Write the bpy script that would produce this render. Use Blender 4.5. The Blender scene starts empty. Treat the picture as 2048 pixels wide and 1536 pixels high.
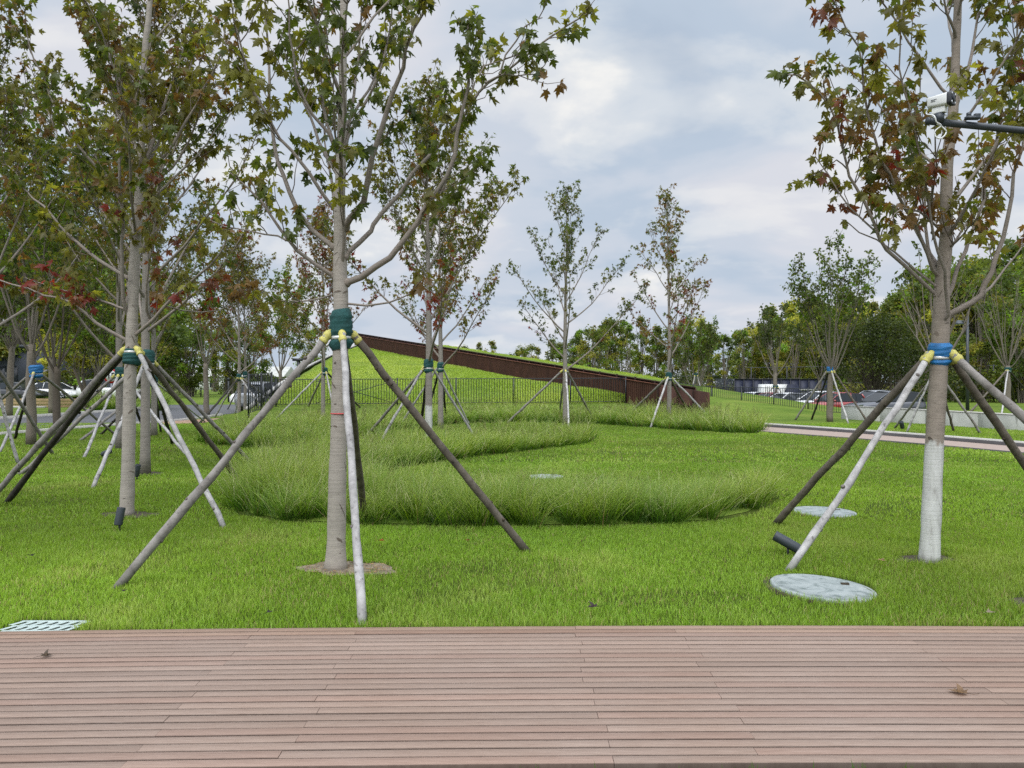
import bpy, bmesh, math, random
import numpy as np
from mathutils import Vector, Matrix
R_ = math.radians
SC = bpy.context.scene
COL = SC.collection
FPX, EYE = 1500.0, 1.55            # focal length in px of the 2048 px photo, eye height in metres

# ------------------------------------------------------------------ camera
cam_d = bpy.data.cameras.new('camera'); cam = bpy.data.objects.new('camera', cam_d); COL.objects.link(cam)
cam.location = (0, 0, EYE); cam.rotation_euler = (R_(90), 0, 0)
cam_d.sensor_width = 36.0; cam_d.lens = 36.0 * FPX / 2048.0
cam_d.clip_start = 0.05; cam_d.clip_end = 3000
SC.camera = cam

# ------------------------------------------------------------------ world and sun (overcast afternoon)
SUN_EL, SUN_AZ = R_(52), R_(205)     # azimuth measured from +Y (view direction) towards +X
w = bpy.data.worlds.new('World'); SC.world = w; w.use_nodes = True
nt = w.node_tree; N = nt.nodes; LK = nt.links
N.clear()
def nn(t, **k):
    n = N.new(t)
    for a, b in k.items(): setattr(n, a, b)
    return n
out = nn('ShaderNodeOutputWorld'); bg = nn('ShaderNodeBackground'); bg.inputs[1].default_value = 0.1
sky = nn('ShaderNodeTexSky', sky_type='NISHITA'); sky.sun_disc = False
sky.sun_elevation = SUN_EL; sky.sun_rotation = SUN_AZ
tc = nn('ShaderNodeTexCoord'); sep = nn('ShaderNodeSeparateXYZ')
LK.new(tc.outputs['Generated'], sep.inputs[0])
def mth(op, a, b=None, c=None):
    n = nn('ShaderNodeMath', operation=op)
    for i, v in enumerate((a, b, c)):
        if v is None: continue
        if isinstance(v, (int, float)): n.inputs[i].default_value = v
        else: LK.new(v, n.inputs[i])
    return n.outputs[0]
zc = mth('MAXIMUM', sep.outputs[2], 0.0)
den = mth('ADD', zc, 0.30)
cx = mth('DIVIDE', sep.outputs[0], den); cy = mth('DIVIDE', sep.outputs[1], den)
comb = nn('ShaderNodeCombineXYZ'); LK.new(cx, comb.inputs[0]); LK.new(cy, comb.inputs[1])
def wnoise(scale, detail, rough, off, sx=1.0, sy=1.0):
    m = nn('ShaderNodeMapping'); m.inputs['Location'].default_value = off; m.inputs['Scale'].default_value = (sx, sy, 1)
    LK.new(comb.outputs[0], m.inputs[0])
    t = nn('ShaderNodeTexNoise'); t.inputs['Scale'].default_value = scale
    t.inputs['Detail'].default_value = detail; t.inputs['Roughness'].default_value = rough
    t.inputs['Distortion'].default_value = 0.25
    LK.new(m.outputs[0], t.inputs['Vector']); return t.outputs[0]
def ramp(fac, stops, nodes=None, links=None, interp='EASE'):
    n = (nodes or N).new('ShaderNodeValToRGB'); cr = n.color_ramp; cr.interpolation = interp
    while len(cr.elements) < len(stops): cr.elements.new(0.5)
    for e, (p, c) in zip(cr.elements, stops):
        e.position = p; e.color = tuple(c) + (1,) if len(c) == 3 else c
    (links or LK).new(fac, n.inputs[0]); return n.outputs[0]
def wmix(f, a, b, bt='MIX'):
    n = nn('ShaderNodeMix', data_type='RGBA', blend_type=bt)
    if isinstance(f, (int, float)): n.inputs[0].default_value = f
    else: LK.new(f, n.inputs[0])
    for i, v in ((6, a), (7, b)):
        if isinstance(v, tuple): n.inputs[i].default_value = v + (1,)
        else: LK.new(v, n.inputs[i])
    return n.outputs[2]
K = 10.0
n1 = wnoise(1.9, 5, 0.50, (3.1, 1.7, 0), 0.9, 1.0)
n2 = wnoise(3.3, 6, 0.52, (7.3, 4.2, 0), 0.8, 1.0)
cl = ramp(n1, [(0.40, (0.505*K, 0.595*K, 0.715*K)), (0.50, (0.60*K, 0.66*K, 0.755*K)), (0.62, (0.70*K, 0.72*K, 0.785*K))])
br = ramp(n2, [(0.50, (0, 0, 0)), (0.62, (0.36, 0.36, 0.36)), (0.74, (0.9, 0.9, 0.9))])
cl = wmix(br, cl, (0.96*K, 0.945*K, 0.91*K))
# a gap of pale clear sky shows through the thinnest cloud
gap = ramp(n1, [(0.28, (0.5, 0.5, 0.5)), (0.40, (0, 0, 0))])
cl = wmix(gap, cl, wmix(0.75, sky.outputs[0], (0.50*K, 0.59*K, 0.71*K)))
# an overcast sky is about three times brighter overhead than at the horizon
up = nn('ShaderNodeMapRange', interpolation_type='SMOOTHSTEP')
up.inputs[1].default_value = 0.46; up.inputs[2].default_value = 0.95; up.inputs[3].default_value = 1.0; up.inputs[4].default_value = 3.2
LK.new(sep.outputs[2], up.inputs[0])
# extra brightness added to the unseen sky behind the viewer, to light grass and trunks
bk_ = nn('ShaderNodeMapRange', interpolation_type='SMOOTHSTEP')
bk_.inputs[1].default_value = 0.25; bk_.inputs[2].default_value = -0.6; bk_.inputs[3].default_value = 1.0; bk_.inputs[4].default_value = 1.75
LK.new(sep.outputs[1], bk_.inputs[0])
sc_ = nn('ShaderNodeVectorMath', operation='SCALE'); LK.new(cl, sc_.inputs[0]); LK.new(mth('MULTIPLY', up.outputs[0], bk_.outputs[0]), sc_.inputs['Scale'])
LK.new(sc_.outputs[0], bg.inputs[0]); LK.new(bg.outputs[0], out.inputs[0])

sun_d = bpy.data.lights.new('sun', 'SUN'); sun_d.energy = 1.5; sun_d.angle = R_(32); sun_d.color = (1.0, 0.96, 0.90)
sun = bpy.data.objects.new('sun', sun_d); COL.objects.link(sun)
sv = Vector((math.sin(SUN_AZ)*math.cos(SUN_EL), math.cos(SUN_AZ)*math.cos(SUN_EL), math.sin(SUN_EL)))
sun.rotation_euler = (-sv).to_track_quat('-Z', 'Y').to_euler(); sun.location = (5, 10, 30)

SC.view_settings.view_transform = 'Standard'; SC.view_settings.look = 'None'
SC.view_settings.exposure = 0.0; SC.view_settings.gamma = 1.0; SC.view_settings.use_curve_mapping = False
SC.render.engine = 'CYCLES'
SC.cycles.max_bounces = 6; SC.cycles.diffuse_bounces = 3; SC.cycles.glossy_bounces = 2
SC.cycles.transmission_bounces = 4; SC.cycles.transparent_max_bounces = 6
SC.cycles.caustics_reflective = False; SC.cycles.caustics_refractive = False
SC.cycles.use_denoising = False

# ------------------------------------------------------------------ helpers
def P(px, py, Y): return np.array(((px-1024)/FPX*Y, Y, EYE-(py-768)/FPX*Y))
def G(px, py, z=0.0):
    Y = (EYE-z)*FPX/(py-768); return np.array(((px-1024)/FPX*Y, Y, z))

class MB:
    """collects geometry and links it as ONE mesh object"""
    def __init__(s): s.v = []; s.n = 0; s.f = []; s.fs = []; s.c = []
    def add(s, V, F, c=None):
        V = np.asarray(V, float).reshape(-1, 3); F = np.asarray(F, np.int64)
        if F.ndim == 1: F = F[None]
        s.v.append(V); s.f.append((F+s.n).ravel()); s.fs.append(np.full(len(F), F.shape[1])); s.n += len(V)
        c = (1, 1, 1) if c is None else c
        c = np.asarray(c, float)
        s.c.append(np.broadcast_to(c, (len(F), 3)) if c.ndim == 1 else c)
        return s
    def box(s, lo, hi, c=None, M=None):
        x0, y0, z0 = lo; x1, y1, z1 = hi
        V = np.array([(x0,y0,z0),(x1,y0,z0),(x1,y1,z0),(x0,y1,z0),(x0,y0,z1),(x1,y0,z1),(x1,y1,z1),(x0,y1,z1)], float)
        if M is not None: V = V @ np.asarray(M.to_3x3()).T + np.array(M.translation)
        return s.add(V, [(3,2,1,0),(4,5,6,7),(0,1,5,4),(1,2,6,5),(2,3,7,6),(3,0,4,7)], c)
    def bar(s, a, b, w, h=None, c=None):
        """square bar from a to b"""
        a = np.asarray(a, float); b = np.asarray(b, float); h = h or w
        return s.tube([a, b], [w*0.7071, w*0.7071], 4, c=c, rot=math.pi/4)
    def tube(s, pts, rad, sides=6, cap=True, c=None, rot=0.0):
        pts = np.asarray(pts, float); n = len(pts); rad = np.broadcast_to(np.asarray(rad, float), (n,))
        t = np.gradient(pts, axis=0); t /= np.linalg.norm(t, axis=1)[:, None]+1e-12
        ref = np.array((0, 0, 1.)) if abs(t[:, 2]).mean() < 0.8 else np.array((0, 1., 0))
        u = np.cross(ref, t); u /= np.linalg.norm(u, axis=1)[:, None]+1e-12
        v = np.cross(t, u)
        a = np.arange(sides)*2*math.pi/sides + rot
        V = pts[:, None] + rad[:, None, None]*(np.cos(a)[None, :, None]*u[:, None] + np.sin(a)[None, :, None]*v[:, None])
        i = np.arange(n-1)[:, None]*sides; j = np.arange(sides); k = (j+1) % sides
        F = np.stack([i+j, i+k, i+sides+k, i+sides+j], -1).reshape(-1, 4)
        cc = c
        if c is not None and np.ndim(c) == 2: cc = np.repeat(np.asarray(c)[:n-1], sides, 0)
        s.add(V, F, cc)
        if cap:
            c0 = None if c is None else (c if np.ndim(c) == 1 else c[0]); c1 = None if c is None else (c if np.ndim(c) == 1 else c[-1])
            b = s.n-n*sides
            s.f.append(b+j[::-1]); s.fs.append(np.array([sides])); s.c.append(np.array([(1,1,1) if c0 is None else c0], float))
            s.f.append(b+(n-1)*sides+j); s.fs.append(np.array([sides])); s.c.append(np.array([(1,1,1) if c1 is None else c1], float))
        return s
    def lathe(s, prof, cen, sides=20, c=None, M=None):
        """prof: list of (r, z) from bottom to top"""
        prof = np.asarray(prof, float); a = np.arange(sides)*2*math.pi/sides
        V = np.stack([prof[:, None, 0]*np.cos(a), prof[:, None, 0]*np.sin(a), np.repeat(prof[:, 1][:, None], sides, 1)], -1).reshape(-1, 3)
        if M is not None: V = V @ np.asarray(M.to_3x3()).T
        V = V+np.asarray(cen, float)
        n = len(prof); i = np.arange(n-1)[:, None]*sides; j = np.arange(sides); k = (j+1) % sides
        s.add(V, np.stack([i+j, i+k, i+sides+k, i+sides+j], -1).reshape(-1, 4), c)
        b = s.n-n*sides
        cc = np.array([(1, 1, 1) if c is None else c], float)
        s.f.append(b+j[::-1]); s.fs.append(np.array([sides])); s.c.append(cc)
        s.f.append(b+(n-1)*sides+j); s.fs.append(np.array([sides])); s.c.append(cc)
        return s
    def grid(s, Q, c=None):
        """Q: (n, m, 3) grid of points"""
        Q = np.asarray(Q, float); n, m = Q.shape[:2]
        i = np.arange(n-1)[:, None]*m; j = np.arange(m-1)
        return s.add(Q.reshape(-1, 3), np.stack([i+j, i+j+1, i+m+j+1, i+m+j], -1).reshape(-1, 4), c)
    def build(s, name, m, parent=None, org=None, smooth=False, bevel=0.0):
        me = bpy.data.meshes.new(name)
        V = np.concatenate(s.v) if s.v else np.zeros((0, 3))
        if org is None and parent is not None: org = world_loc(parent)
        if org is not None: V = V-np.asarray(org)
        L = np.concatenate(s.f); T = np.concatenate(s.fs); S = np.concatenate([[0], np.cumsum(T)[:-1]])
        me.vertices.add(len(V)); me.vertices.foreach_set('co', V.astype(np.float32).ravel())
        me.loops.add(len(L)); me.loops.foreach_set('vertex_index', L.astype(np.int32))
        me.polygons.add(len(T)); me.polygons.foreach_set('loop_start', S.astype(np.int32)); me.polygons.foreach_set('loop_total', T.astype(np.int32))
        me.update(calc_edges=True)
        c = np.concatenate(s.c); a = me.attributes.new('tint', 'FLOAT_COLOR', 'FACE')
        a.data.foreach_set('color', np.concatenate([c, np.ones((len(c), 1))], 1).astype(np.float32).ravel())
        if smooth: me.polygons.foreach_set('use_smooth', np.ones(len(T), bool))
        me.materials.append(m)
        o = bpy.data.objects.new(name, me); COL.objects.link(o)
        if parent is not None: o.parent = parent
        elif org is not None: o.location = org
        if bevel:
            b = o.modifiers.new('bevel', 'BEVEL'); b.width = bevel; b.segments = 2; b.limit_method = 'ANGLE'
        return o
WL = {}
def world_loc(o):
    p = np.array(o.location)
    while o.parent is not None:
        o = o.parent; p = p+np.array(o.location)
    return p
def tag(o, label=None, cat=None, group=None, kind=None):
    for k, v in (('label', label), ('category', cat), ('group', group), ('kind', kind)):
        if v: o[k] = v
    return o
def thing(name, label, cat, loc, group=None):
    o = bpy.data.objects.new(name, None); COL.objects.link(o); o.location = tuple(float(v) for v in loc)
    o.empty_display_size = 0.2
    return tag(o, label, cat, group)
def copy_tree(o, parent=None):
    c = o.copy(); COL.objects.link(c)
    if parent is not None: c.parent = parent
    for ch in list(o.children): copy_tree(ch, c)
    return c
_lat = np.random.RandomState(5).rand(256, 256)
def vn(x, y, s, seed=0):
    x = np.asarray(x)/s+seed*17.3+100; y = np.asarray(y)/s+seed*7.1+100
    i = np.floor(x).astype(int); j = np.floor(y).astype(int); f = x-i; g = y-j
    f = f*f*(3-2*f); g = g*g*(3-2*g)
    q = lambda a, b: _lat[a % 256, b % 256]
    return (q(i,j)*(1-f)+q(i+1,j)*f)*(1-g)+(q(i,j+1)*(1-f)+q(i+1,j+1)*f)*g
def inpoly(x, y, poly):
    r = np.zeros(len(x), bool); n = len(poly)
    for i in range(n):
        x0, y0 = poly[i][:2]; x1, y1 = poly[(i+1) % n][:2]
        c = ((y0 > y) != (y1 > y)) & (x < (x1-x0)*(y-y0)/((y1-y0) if y1 != y0 else 1e-9)+x0)
        r ^= c
    return r
def smooth_path(pts, n):
    """Catmull-Rom through pts, n samples"""
    p = np.asarray(pts, float)
    if len(p) == 2: return p[0]+(p[1]-p[0])*np.linspace(0, 1, n)[:, None]
    q = np.vstack([2*p[0]-p[1], p, 2*p[-1]-p[-2]])
    t = np.linspace(0, len(p)-1-1e-6, n); i = t.astype(int); f = (t-i)[:, None]
    a, b, c, d = q[i], q[i+1], q[i+2], q[i+3]
    return 0.5*((2*b)+(-a+c)*f+(2*a-5*b+4*c-d)*f*f+(-a+3*b-3*c+d)*f**3)
def unit(v):
    v = np.asarray(v, float); return v/(np.linalg.norm(v, axis=-1, keepdims=True)+1e-12)

# ------------------------------------------------------------------ materials
def mat(name):
    m = bpy.data.materials.new(name); m.use_nodes = True
    t = m.node_tree; b = t.nodes['Principled BSDF']
    return m, t, b
def tx(t, scale=(1,1,1), coord='Object'):
    c = t.nodes.new('ShaderNodeTexCoord'); m = t.nodes.new('ShaderNodeMapping'); m.inputs['Scale'].default_value = scale
    t.links.new(c.outputs[coord], m.inputs[0]); return m.outputs[0]
def noise(t, vec, scale, detail=5, rough=0.55, dist=0.0):
    n = t.nodes.new('ShaderNodeTexNoise'); n.inputs['Scale'].default_value = scale; n.inputs['Detail'].default_value = detail
    n.inputs['Roughness'].default_value = rough; n.inputs['Distortion'].default_value = dist
    t.links.new(vec, n.inputs['Vector']); return n.outputs[0]
def rmp(t, fac, stops, interp='LINEAR'): return ramp(fac, stops, t.nodes, t.links, interp)
def mul(t, a, b, f=1.0, bt='MULTIPLY'):
    n = t.nodes.new('ShaderNodeMix'); n.data_type = 'RGBA'; n.blend_type = bt
    if isinstance(f, (int, float)): n.inputs[0].default_value = f
    else: t.links.new(f, n.inputs[0])
    for i, v in ((6, a), (7, b)):
        if isinstance(v, tuple): n.inputs[i].default_value = v+(1,)
        else: t.links.new(v, n.inputs[i])
    return n.outputs[2]
def attr(t, name='tint'):
    a = t.nodes.new('ShaderNodeAttribute'); a.attribute_name = name; return a.outputs['Color']
def bump(t, b, h, strength, dist=0.01):
    n = t.nodes.new('ShaderNodeBump'); n.inputs['Strength'].default_value = strength; n.inputs['Distance'].default_value = dist
    t.links.new(h, n.inputs['Height']); t.links.new(n.outputs[0], b.inputs['Normal'])
def simple(name, col, rough=0.6, metal=0.0, var=0.15, scale=6.0, bumpv=0.0, spec=0.5, tint=False):
    m, t, b = mat(name); v = tx(t)
    n = noise(t, v, scale)
    c = rmp(t, n, [(0.25, tuple(x*(1-var) for x in col)), (0.75, tuple(min(1, x*(1+var)) for x in col))])
    if tint: c = mul(t, c, attr(t))
    t.links.new(c, b.inputs['Base Color']); b.inputs['Roughness'].default_value = rough; b.inputs['Metallic'].default_value = metal
    b.inputs['Specular IOR Level'].default_value = spec
    if bumpv: bump(t, b, noise(t, v, scale*4), bumpv)
    return m
def leafmat(name, trans=0.4, gloss=0.06):
    m, t, b = mat(name); t.nodes.remove(b)
    o = t.nodes['Material Output']
    d = t.nodes.new('ShaderNodeBsdfDiffuse'); tr = t.nodes.new('ShaderNodeBsdfTranslucent'); g = t.nodes.new('ShaderNodeBsdfGlossy')
    g.inputs['Roughness'].default_value = 0.45
    c = attr(t); t.links.new(c, d.inputs[0])
    hs = t.nodes.new('ShaderNodeHueSaturation'); hs.inputs['Saturation'].default_value = 1.1; hs.inputs['Value'].default_value = 1.5
    t.links.new(c, hs.inputs['Color']); t.links.new(hs.outputs[0], tr.inputs[0])
    m1 = t.nodes.new('ShaderNodeMixShader'); m1.inputs[0].default_value = trans
    t.links.new(d.outputs[0], m1.inputs[1]); t.links.new(tr.outputs[0], m1.inputs[2])
    m2 = t.nodes.new('ShaderNodeMixShader'); m2.inputs[0].default_value = gloss
    t.links.new(m1.outputs[0], m2.inputs[1]); t.links.new(g.outputs[0], m2.inputs[2])
    t.links.new(m2.outputs[0], o.inputs[0]); return m
def barkmat(name, col, knots=True, paint=None):
    m, t, b = mat(name)
    v = tx(t, (1, 1, 2.2)); n = noise(t, v, 9, 7, 0.65)
    c = rmp(t, n, [(0.25, tuple(x*0.74 for x in col)), (0.5, col), (0.78, tuple(x*1.16 for x in col))])
    v2 = tx(t, (1.3, 1.3, 26)); l = noise(t, v2, 2.6, 4, 0.6)
    c = mul(t, c, rmp(t, l, [(0.66, (1, 1, 1)), (0.72, (0.72, 0.69, 0.66))]))
    if knots:
        vo = t.nodes.new('ShaderNodeTexVoronoi'); vo.inputs['Scale'].default_value = 2.0
        t.links.new(tx(t, (3.0, 3.0, 7.5)), vo.inputs['Vector'])
        kn = noise(t, tx(t, (1, 1, 1)), 40, 3)
        ad = t.nodes.new('ShaderNodeMath'); ad.operation = 'MULTIPLY_ADD'; ad.inputs[1].default_value = 0.12
        t.links.new(kn, ad.inputs[0]); t.links.new(vo.outputs['Distance'], ad.inputs[2])
        c = mul(t, c, rmp(t, ad.outputs[0], [(0.085, (0.30, 0.27, 0.25)), (0.12, (0.72, 0.70, 0.68)), (0.16, (1, 1, 1))]))
    g = noise(t, tx(t, (1, 1, 0.35)), 1.3, 3)
    c = mul(t, c, rmp(t, g, [(0.3, (0.86, 0.88, 0.84)), (0.7, (1.06, 1.04, 1.0))]))
    c = mul(t, c, attr(t))
    if paint:      # whitewash brushed on up to a ragged line
        tcz = tx(t); sp_ = t.nodes.new('ShaderNodeSeparateXYZ'); t.links.new(tcz, sp_.inputs[0])
        rg = noise(t, tx(t, (1, 1, 0.5)), 14, 4, 0.6); ml = t.nodes.new('ShaderNodeMath'); ml.operation = 'MULTIPLY_ADD'; ml.inputs[1].default_value = 0.22; t.links.new(rg, ml.inputs[0]); t.links.new(sp_.outputs[2], ml.inputs[2])
        f_ = rmp(t, ml.outputs[0], [(0.0, (1, 1, 1)), (1.0, (0, 0, 0))]); mr = t.nodes.new('ShaderNodeMapRange'); mr.inputs[1].default_value = paint+0.13; mr.inputs[2].default_value = paint+0.09; t.links.new(ml.outputs[0], mr.inputs[0])
        wn = rmp(t, noise(t, tx(t, (1, 1, 0.25)), 16, 5, 0.65), [(0.30, (0.26, 0.25, 0.23)), (0.46, (0.45, 0.45, 0.42)), (0.7, (0.55, 0.55, 0.52))])
        c = mul(t, c, wn, mr.outputs[0], 'MIX')
    t.links.new(c, b.inputs['Base Color']); b.inputs['Roughness'].default_value = 0.85; b.inputs['Specular IOR Level'].default_value = 0.2
    bump(t, b, l, 0.35, 0.01)
    return m
def polemat(name, col, dark):
    m, t, b = mat(name)
    n = noise(t, tx(t), 9, 6, 0.65, 0.3); n2 = noise(t, tx(t), 28, 4, 0.6)
    c = rmp(t, n, [(0.30, dark), (0.46, tuple((a+d)/2 for a, d in zip(col, dark))), (0.62, col)])
    c = mul(t, c, rmp(t, n2, [(0.28, (0.45, 0.43, 0.42)), (0.40, (1, 1, 1))]))
    c = mul(t, c, attr(t))
    t.links.new(c, b.inputs['Base Color']); b.inputs['Roughness'].default_value = 0.8; b.inputs['Specular IOR Level'].default_value = 0.2
    bump(t, b, n2, 0.4, 0.006); return m

M = {}
M['bark'] = barkmat('maple_bark', (0.325, 0.29, 0.260))
M['bark_white'] = barkmat('whitewashed_bark', (0.325, 0.29, 0.260), paint=1.06)
M['bark_limb'] = barkmat('limb_bark', (0.24, 0.205, 0.18), False)
M['bark_ash'] = barkmat('ash_bark', (0.175, 0.15, 0.125), False)
M['bark_dark'] = barkmat('dark_bark', (0.085, 0.07, 0.055), False)
M['leaf'] = leafmat('leaf', 0.52, 0.02)
M['grass'] = leafmat('grass_blade', 0.42, 0.02)
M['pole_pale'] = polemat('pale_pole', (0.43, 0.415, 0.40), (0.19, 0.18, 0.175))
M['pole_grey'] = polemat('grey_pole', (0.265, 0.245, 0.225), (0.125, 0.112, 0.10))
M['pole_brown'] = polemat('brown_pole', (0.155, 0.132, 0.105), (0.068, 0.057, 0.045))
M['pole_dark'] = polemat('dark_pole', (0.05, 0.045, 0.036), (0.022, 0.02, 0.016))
M['yellow'] = simple('yellow_tie', (0.50, 0.455, 0.12), 0.7, var=0.18, scale=14, bumpv=0.4)
M['wrap_green'] = simple('green_cloth', (0.010, 0.060, 0.056), 0.85, var=0.4, scale=18, bumpv=0.6)
M['wrap_blue'] = simple('blue_cloth', (0.010, 0.125, 0.32), 0.6, var=0.35, scale=20, bumpv=0.6)
M['strap'] = simple('steel_strap', (0.55, 0.55, 0.53), 0.35, metal=0.4)
M['red'] = simple('red_tag', (0.6, 0.02, 0.03), 0.5)
M['black'] = simple('black_metal', (0.014, 0.016, 0.02), 0.45, var=0.2)
M['darkgrey'] = simple('dark_grey_metal', (0.035, 0.042, 0.05), 0.45, var=0.15)
M['navy'] = simple('navy_panel', (0.010, 0.014, 0.035), 0.6, var=0.3, scale=3)
M['white'] = simple('white_paint', (0.74, 0.74, 0.72), 0.4, var=0.06)
M['corten'] = None
M['concrete'] = simple('concrete', (0.40, 0.40, 0.36), 0.85, var=0.22, scale=1.4, bumpv=0.15)
M['kerbstone'] = simple('kerb_stone', (0.42, 0.40, 0.36), 0.85, var=0.15, scale=5)
M['kerbdark'] = simple('dark_kerb', (0.06, 0.055, 0.055), 0.85, var=0.2, scale=5)
M['soil'] = simple('soil', (0.19, 0.15, 0.10), 0.95, var=0.55, scale=22, bumpv=1.0)
M['soil_dark'] = simple('dark_soil', (0.05, 0.038, 0.022), 0.95, var=0.5, scale=22, bumpv=1.0)
M['dirt'] = simple('bare_earth', (0.32, 0.20, 0.13), 0.95, var=0.25, scale=2, bumpv=0.6)
M['paver'] = simple('red_paver', (0.285, 0.215, 0.175), 0.85, var=0.16, scale=9)
M['asphalt'] = simple('asphalt', (0.085, 0.085, 0.09), 0.9, var=0.15, scale=1.0, bumpv=0.1)
M['roadline'] = simple('road_paint', (0.65, 0.65, 0.62), 0.7)
M['timber'] = simple('timber', (0.24, 0.17, 0.075), 0.8, var=0.25, scale=3)
M['glass'] = simple('car_glass', (0.02, 0.024, 0.028), 0.08, var=0.0, spec=0.25)
M['tyre'] = simple('tyre', (0.015, 0.015, 0.016), 0.8)
M['rim'] = simple('rim', (0.4, 0.4, 0.42), 0.3, metal=0.8)
M['lens'] = simple('lens', (0.6, 0.62, 0.65), 0.1, spec=0.8)
M['redlens'] = simple('red_lens', (0.4, 0.01, 0.012), 0.15)
def paint(name, col, metal=0.0):
    m, t, b = mat(name); b.inputs['Base Color'].default_value = col+(1,)
    n = noise(t, tx(t), 3.0); c = rmp(t, n, [(0.3, tuple(x*0.9 for x in col)), (0.7, col)]); t.links.new(c, b.inputs['Base Color'])
    b.inputs['Roughness'].default_value = 0.25; b.inputs['Metallic'].default_value = metal; b.inputs['Coat Weight'].default_value = 0.6
    b.inputs['Coat Roughness'].default_value = 0.06; return m
M['car_white'] = paint('white_car_paint', (0.72, 0.72, 0.72)); M['car_black'] = paint('black_car_paint', (0.03, 0.031, 0.034), 0.3)
M['car_grey'] = paint('grey_car_paint', (0.07, 0.075, 0.085), 0.4); M['car_red'] = paint('red_car_paint', (0.28, 0.03, 0.025))
M['car_silver'] = paint('silver_car_paint', (0.38, 0.39, 0.41), 0.5)
# rusted ribbed steel
m, t, b = mat('rusted_steel'); n = noise(t, tx(t, (1, 1, 0.5)), 2.2, 6, 0.6)
c = rmp(t, n, [(0.3, (0.045, 0.020, 0.014)), (0.55, (0.066, 0.029, 0.019)), (0.8, (0.092, 0.039, 0.024))])
t.links.new(mul(t, c, attr(t)), b.inputs['Base Color']); b.inputs['Roughness'].default_value = 0.8; b.inputs['Specular IOR Level'].default_value = 0.25; M['corten'] = m
# lawn seen between and beyond the blades
m, t, b = mat('lawn'); v = tx(t)
n1_ = noise(t, v, 0.35, 6, 0.6); n2_ = noise(t, tx(t, (0.6, 2.2, 1)), 1.6, 5, 0.6); n3_ = noise(t, tx(t, (1, 1, 1)), 16, 4, 0.7)
c = rmp(t, n1_, [(0.28, (0.082, 0.132, 0.019)), (0.50, (0.122, 0.178, 0.028)), (0.74, (0.185, 0.212, 0.048))])
n4_ = noise(t, tx(t, (0.25, 1.4, 1.4)), 1.1, 4, 0.6)
c = mul(t, c, rmp(t, n4_, [(0.35, (0.80, 0.86, 0.80)), (0.62, (1.10, 1.06, 1.06))]))
c = mul(t, c, rmp(t, n2_, [(0.28, (0.74, 0.80, 0.72)), (0.60, (1.06, 1.05, 1.05))]))
c = mul(t, c, rmp(t, n3_, [(0.30, (0.66, 0.74, 0.60)), (0.62, (1.12, 1.10, 1.05))]))
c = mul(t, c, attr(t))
t.links.new(c, b.inputs['Base Color']); b.inputs['Roughness'].default_value = 0.95; b.inputs['Specular IOR Level'].default_value = 0.1
bump(t, b, n3_, 0.8, 0.05); M['lawn'] = m
# weathered decking: grain runs along the boards
m, t, b = mat('decking'); n = noise(t, tx(t, (1.6, 60, 1)), 3.2, 7, 0.65); n2_ = noise(t, tx(t, (3, 110, 1)), 6.0, 4, 0.7)
n3_ = noise(t, tx(t, (1, 1, 1)), 0.9, 4)
c = rmp(t, n, [(0.25, (0.185, 0.128, 0.098)), (0.5, (0.240, 0.174, 0.138)), (0.78, (0.310, 0.238, 0.194))])
c = mul(t, c, rmp(t, n2_, [(0.30, (0.80, 0.77, 0.75)), (0.55, (1.05, 1.05, 1.05))]))
c = mul(t, c, rmp(t, n3_, [(0.3, (0.95, 0.91, 0.87)), (0.7, (1.04, 1.06, 1.07))]))
c = mul(t, c, attr(t)); t.links.new(c, b.inputs['Base Color']); b.inputs['Roughness'].default_value = 0.75; b.inputs['Specular IOR Level'].default_value = 0.3
bump(t, b, n2_, 0.25, 0.004); M['deck'] = m
# cast lid, swirling pale stains
m, t, b = mat('stone_lid'); n = noise(t, tx(t), 5, 6, 0.6, 1.6); c = rmp(t, n, [(0.33, (0.10, 0.125, 0.115)), (0.47, (0.235, 0.265, 0.255)), (0.66, (0.30, 0.325, 0.31))])
t.links.new(c, b.inputs['Base Color']); b.inputs['Roughness'].default_value = 0.7; bump(t, b, noise(t, tx(t), 60, 3), 0.15, 0.004); M['lid'] = m
# ================================================================== terrain
PARK = (15.5, 27.5, 43.0, 68.0)
def sstep(a, b, x):
    t = np.clip((x-a)/(b-a), 0, 1); return t*t*(3-2*t)
def HG(x, y):
    x = np.asarray(x, float); y = np.asarray(y, float)
    d = 0.75*sstep(PARK[0]-2, PARK[0]+1, x)*sstep(PARK[1]+2.5, PARK[1], x)*sstep(PARK[2]-3, PARK[2]+1, y)*sstep(PARK[3]+6, PARK[3], y)
    return -0.03-0.72*d+0.25*sstep(56, 62, y)*sstep(-20, -24, x)
gx = np.unique(np.concatenate([np.linspace(-900, -60, 22), np.arange(-60, 60.1, 0.75), np.linspace(60, 900, 22)]))
gy = np.unique(np.concatenate([np.linspace(-300, -6, 10), np.arange(-6, 100, 0.75), np.linspace(100, 1800, 26)]))
X, Y = np.meshgrid(gx, gy)
mb = MB()
# thatch between the blades near the deck is browner than the closed turf further off
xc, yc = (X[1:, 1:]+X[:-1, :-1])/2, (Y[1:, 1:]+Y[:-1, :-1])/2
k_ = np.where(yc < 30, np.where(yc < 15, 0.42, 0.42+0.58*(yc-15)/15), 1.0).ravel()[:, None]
mb.grid(np.stack([X, Y, HG(X, Y)], -1), np.array((1.0, 1.0, 1.0))*k_+np.array((0.05, 0.0, 0.0))*(1-k_)); tag(mb.build('lawn', M['lawn'], smooth=True), kind='structure')

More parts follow.
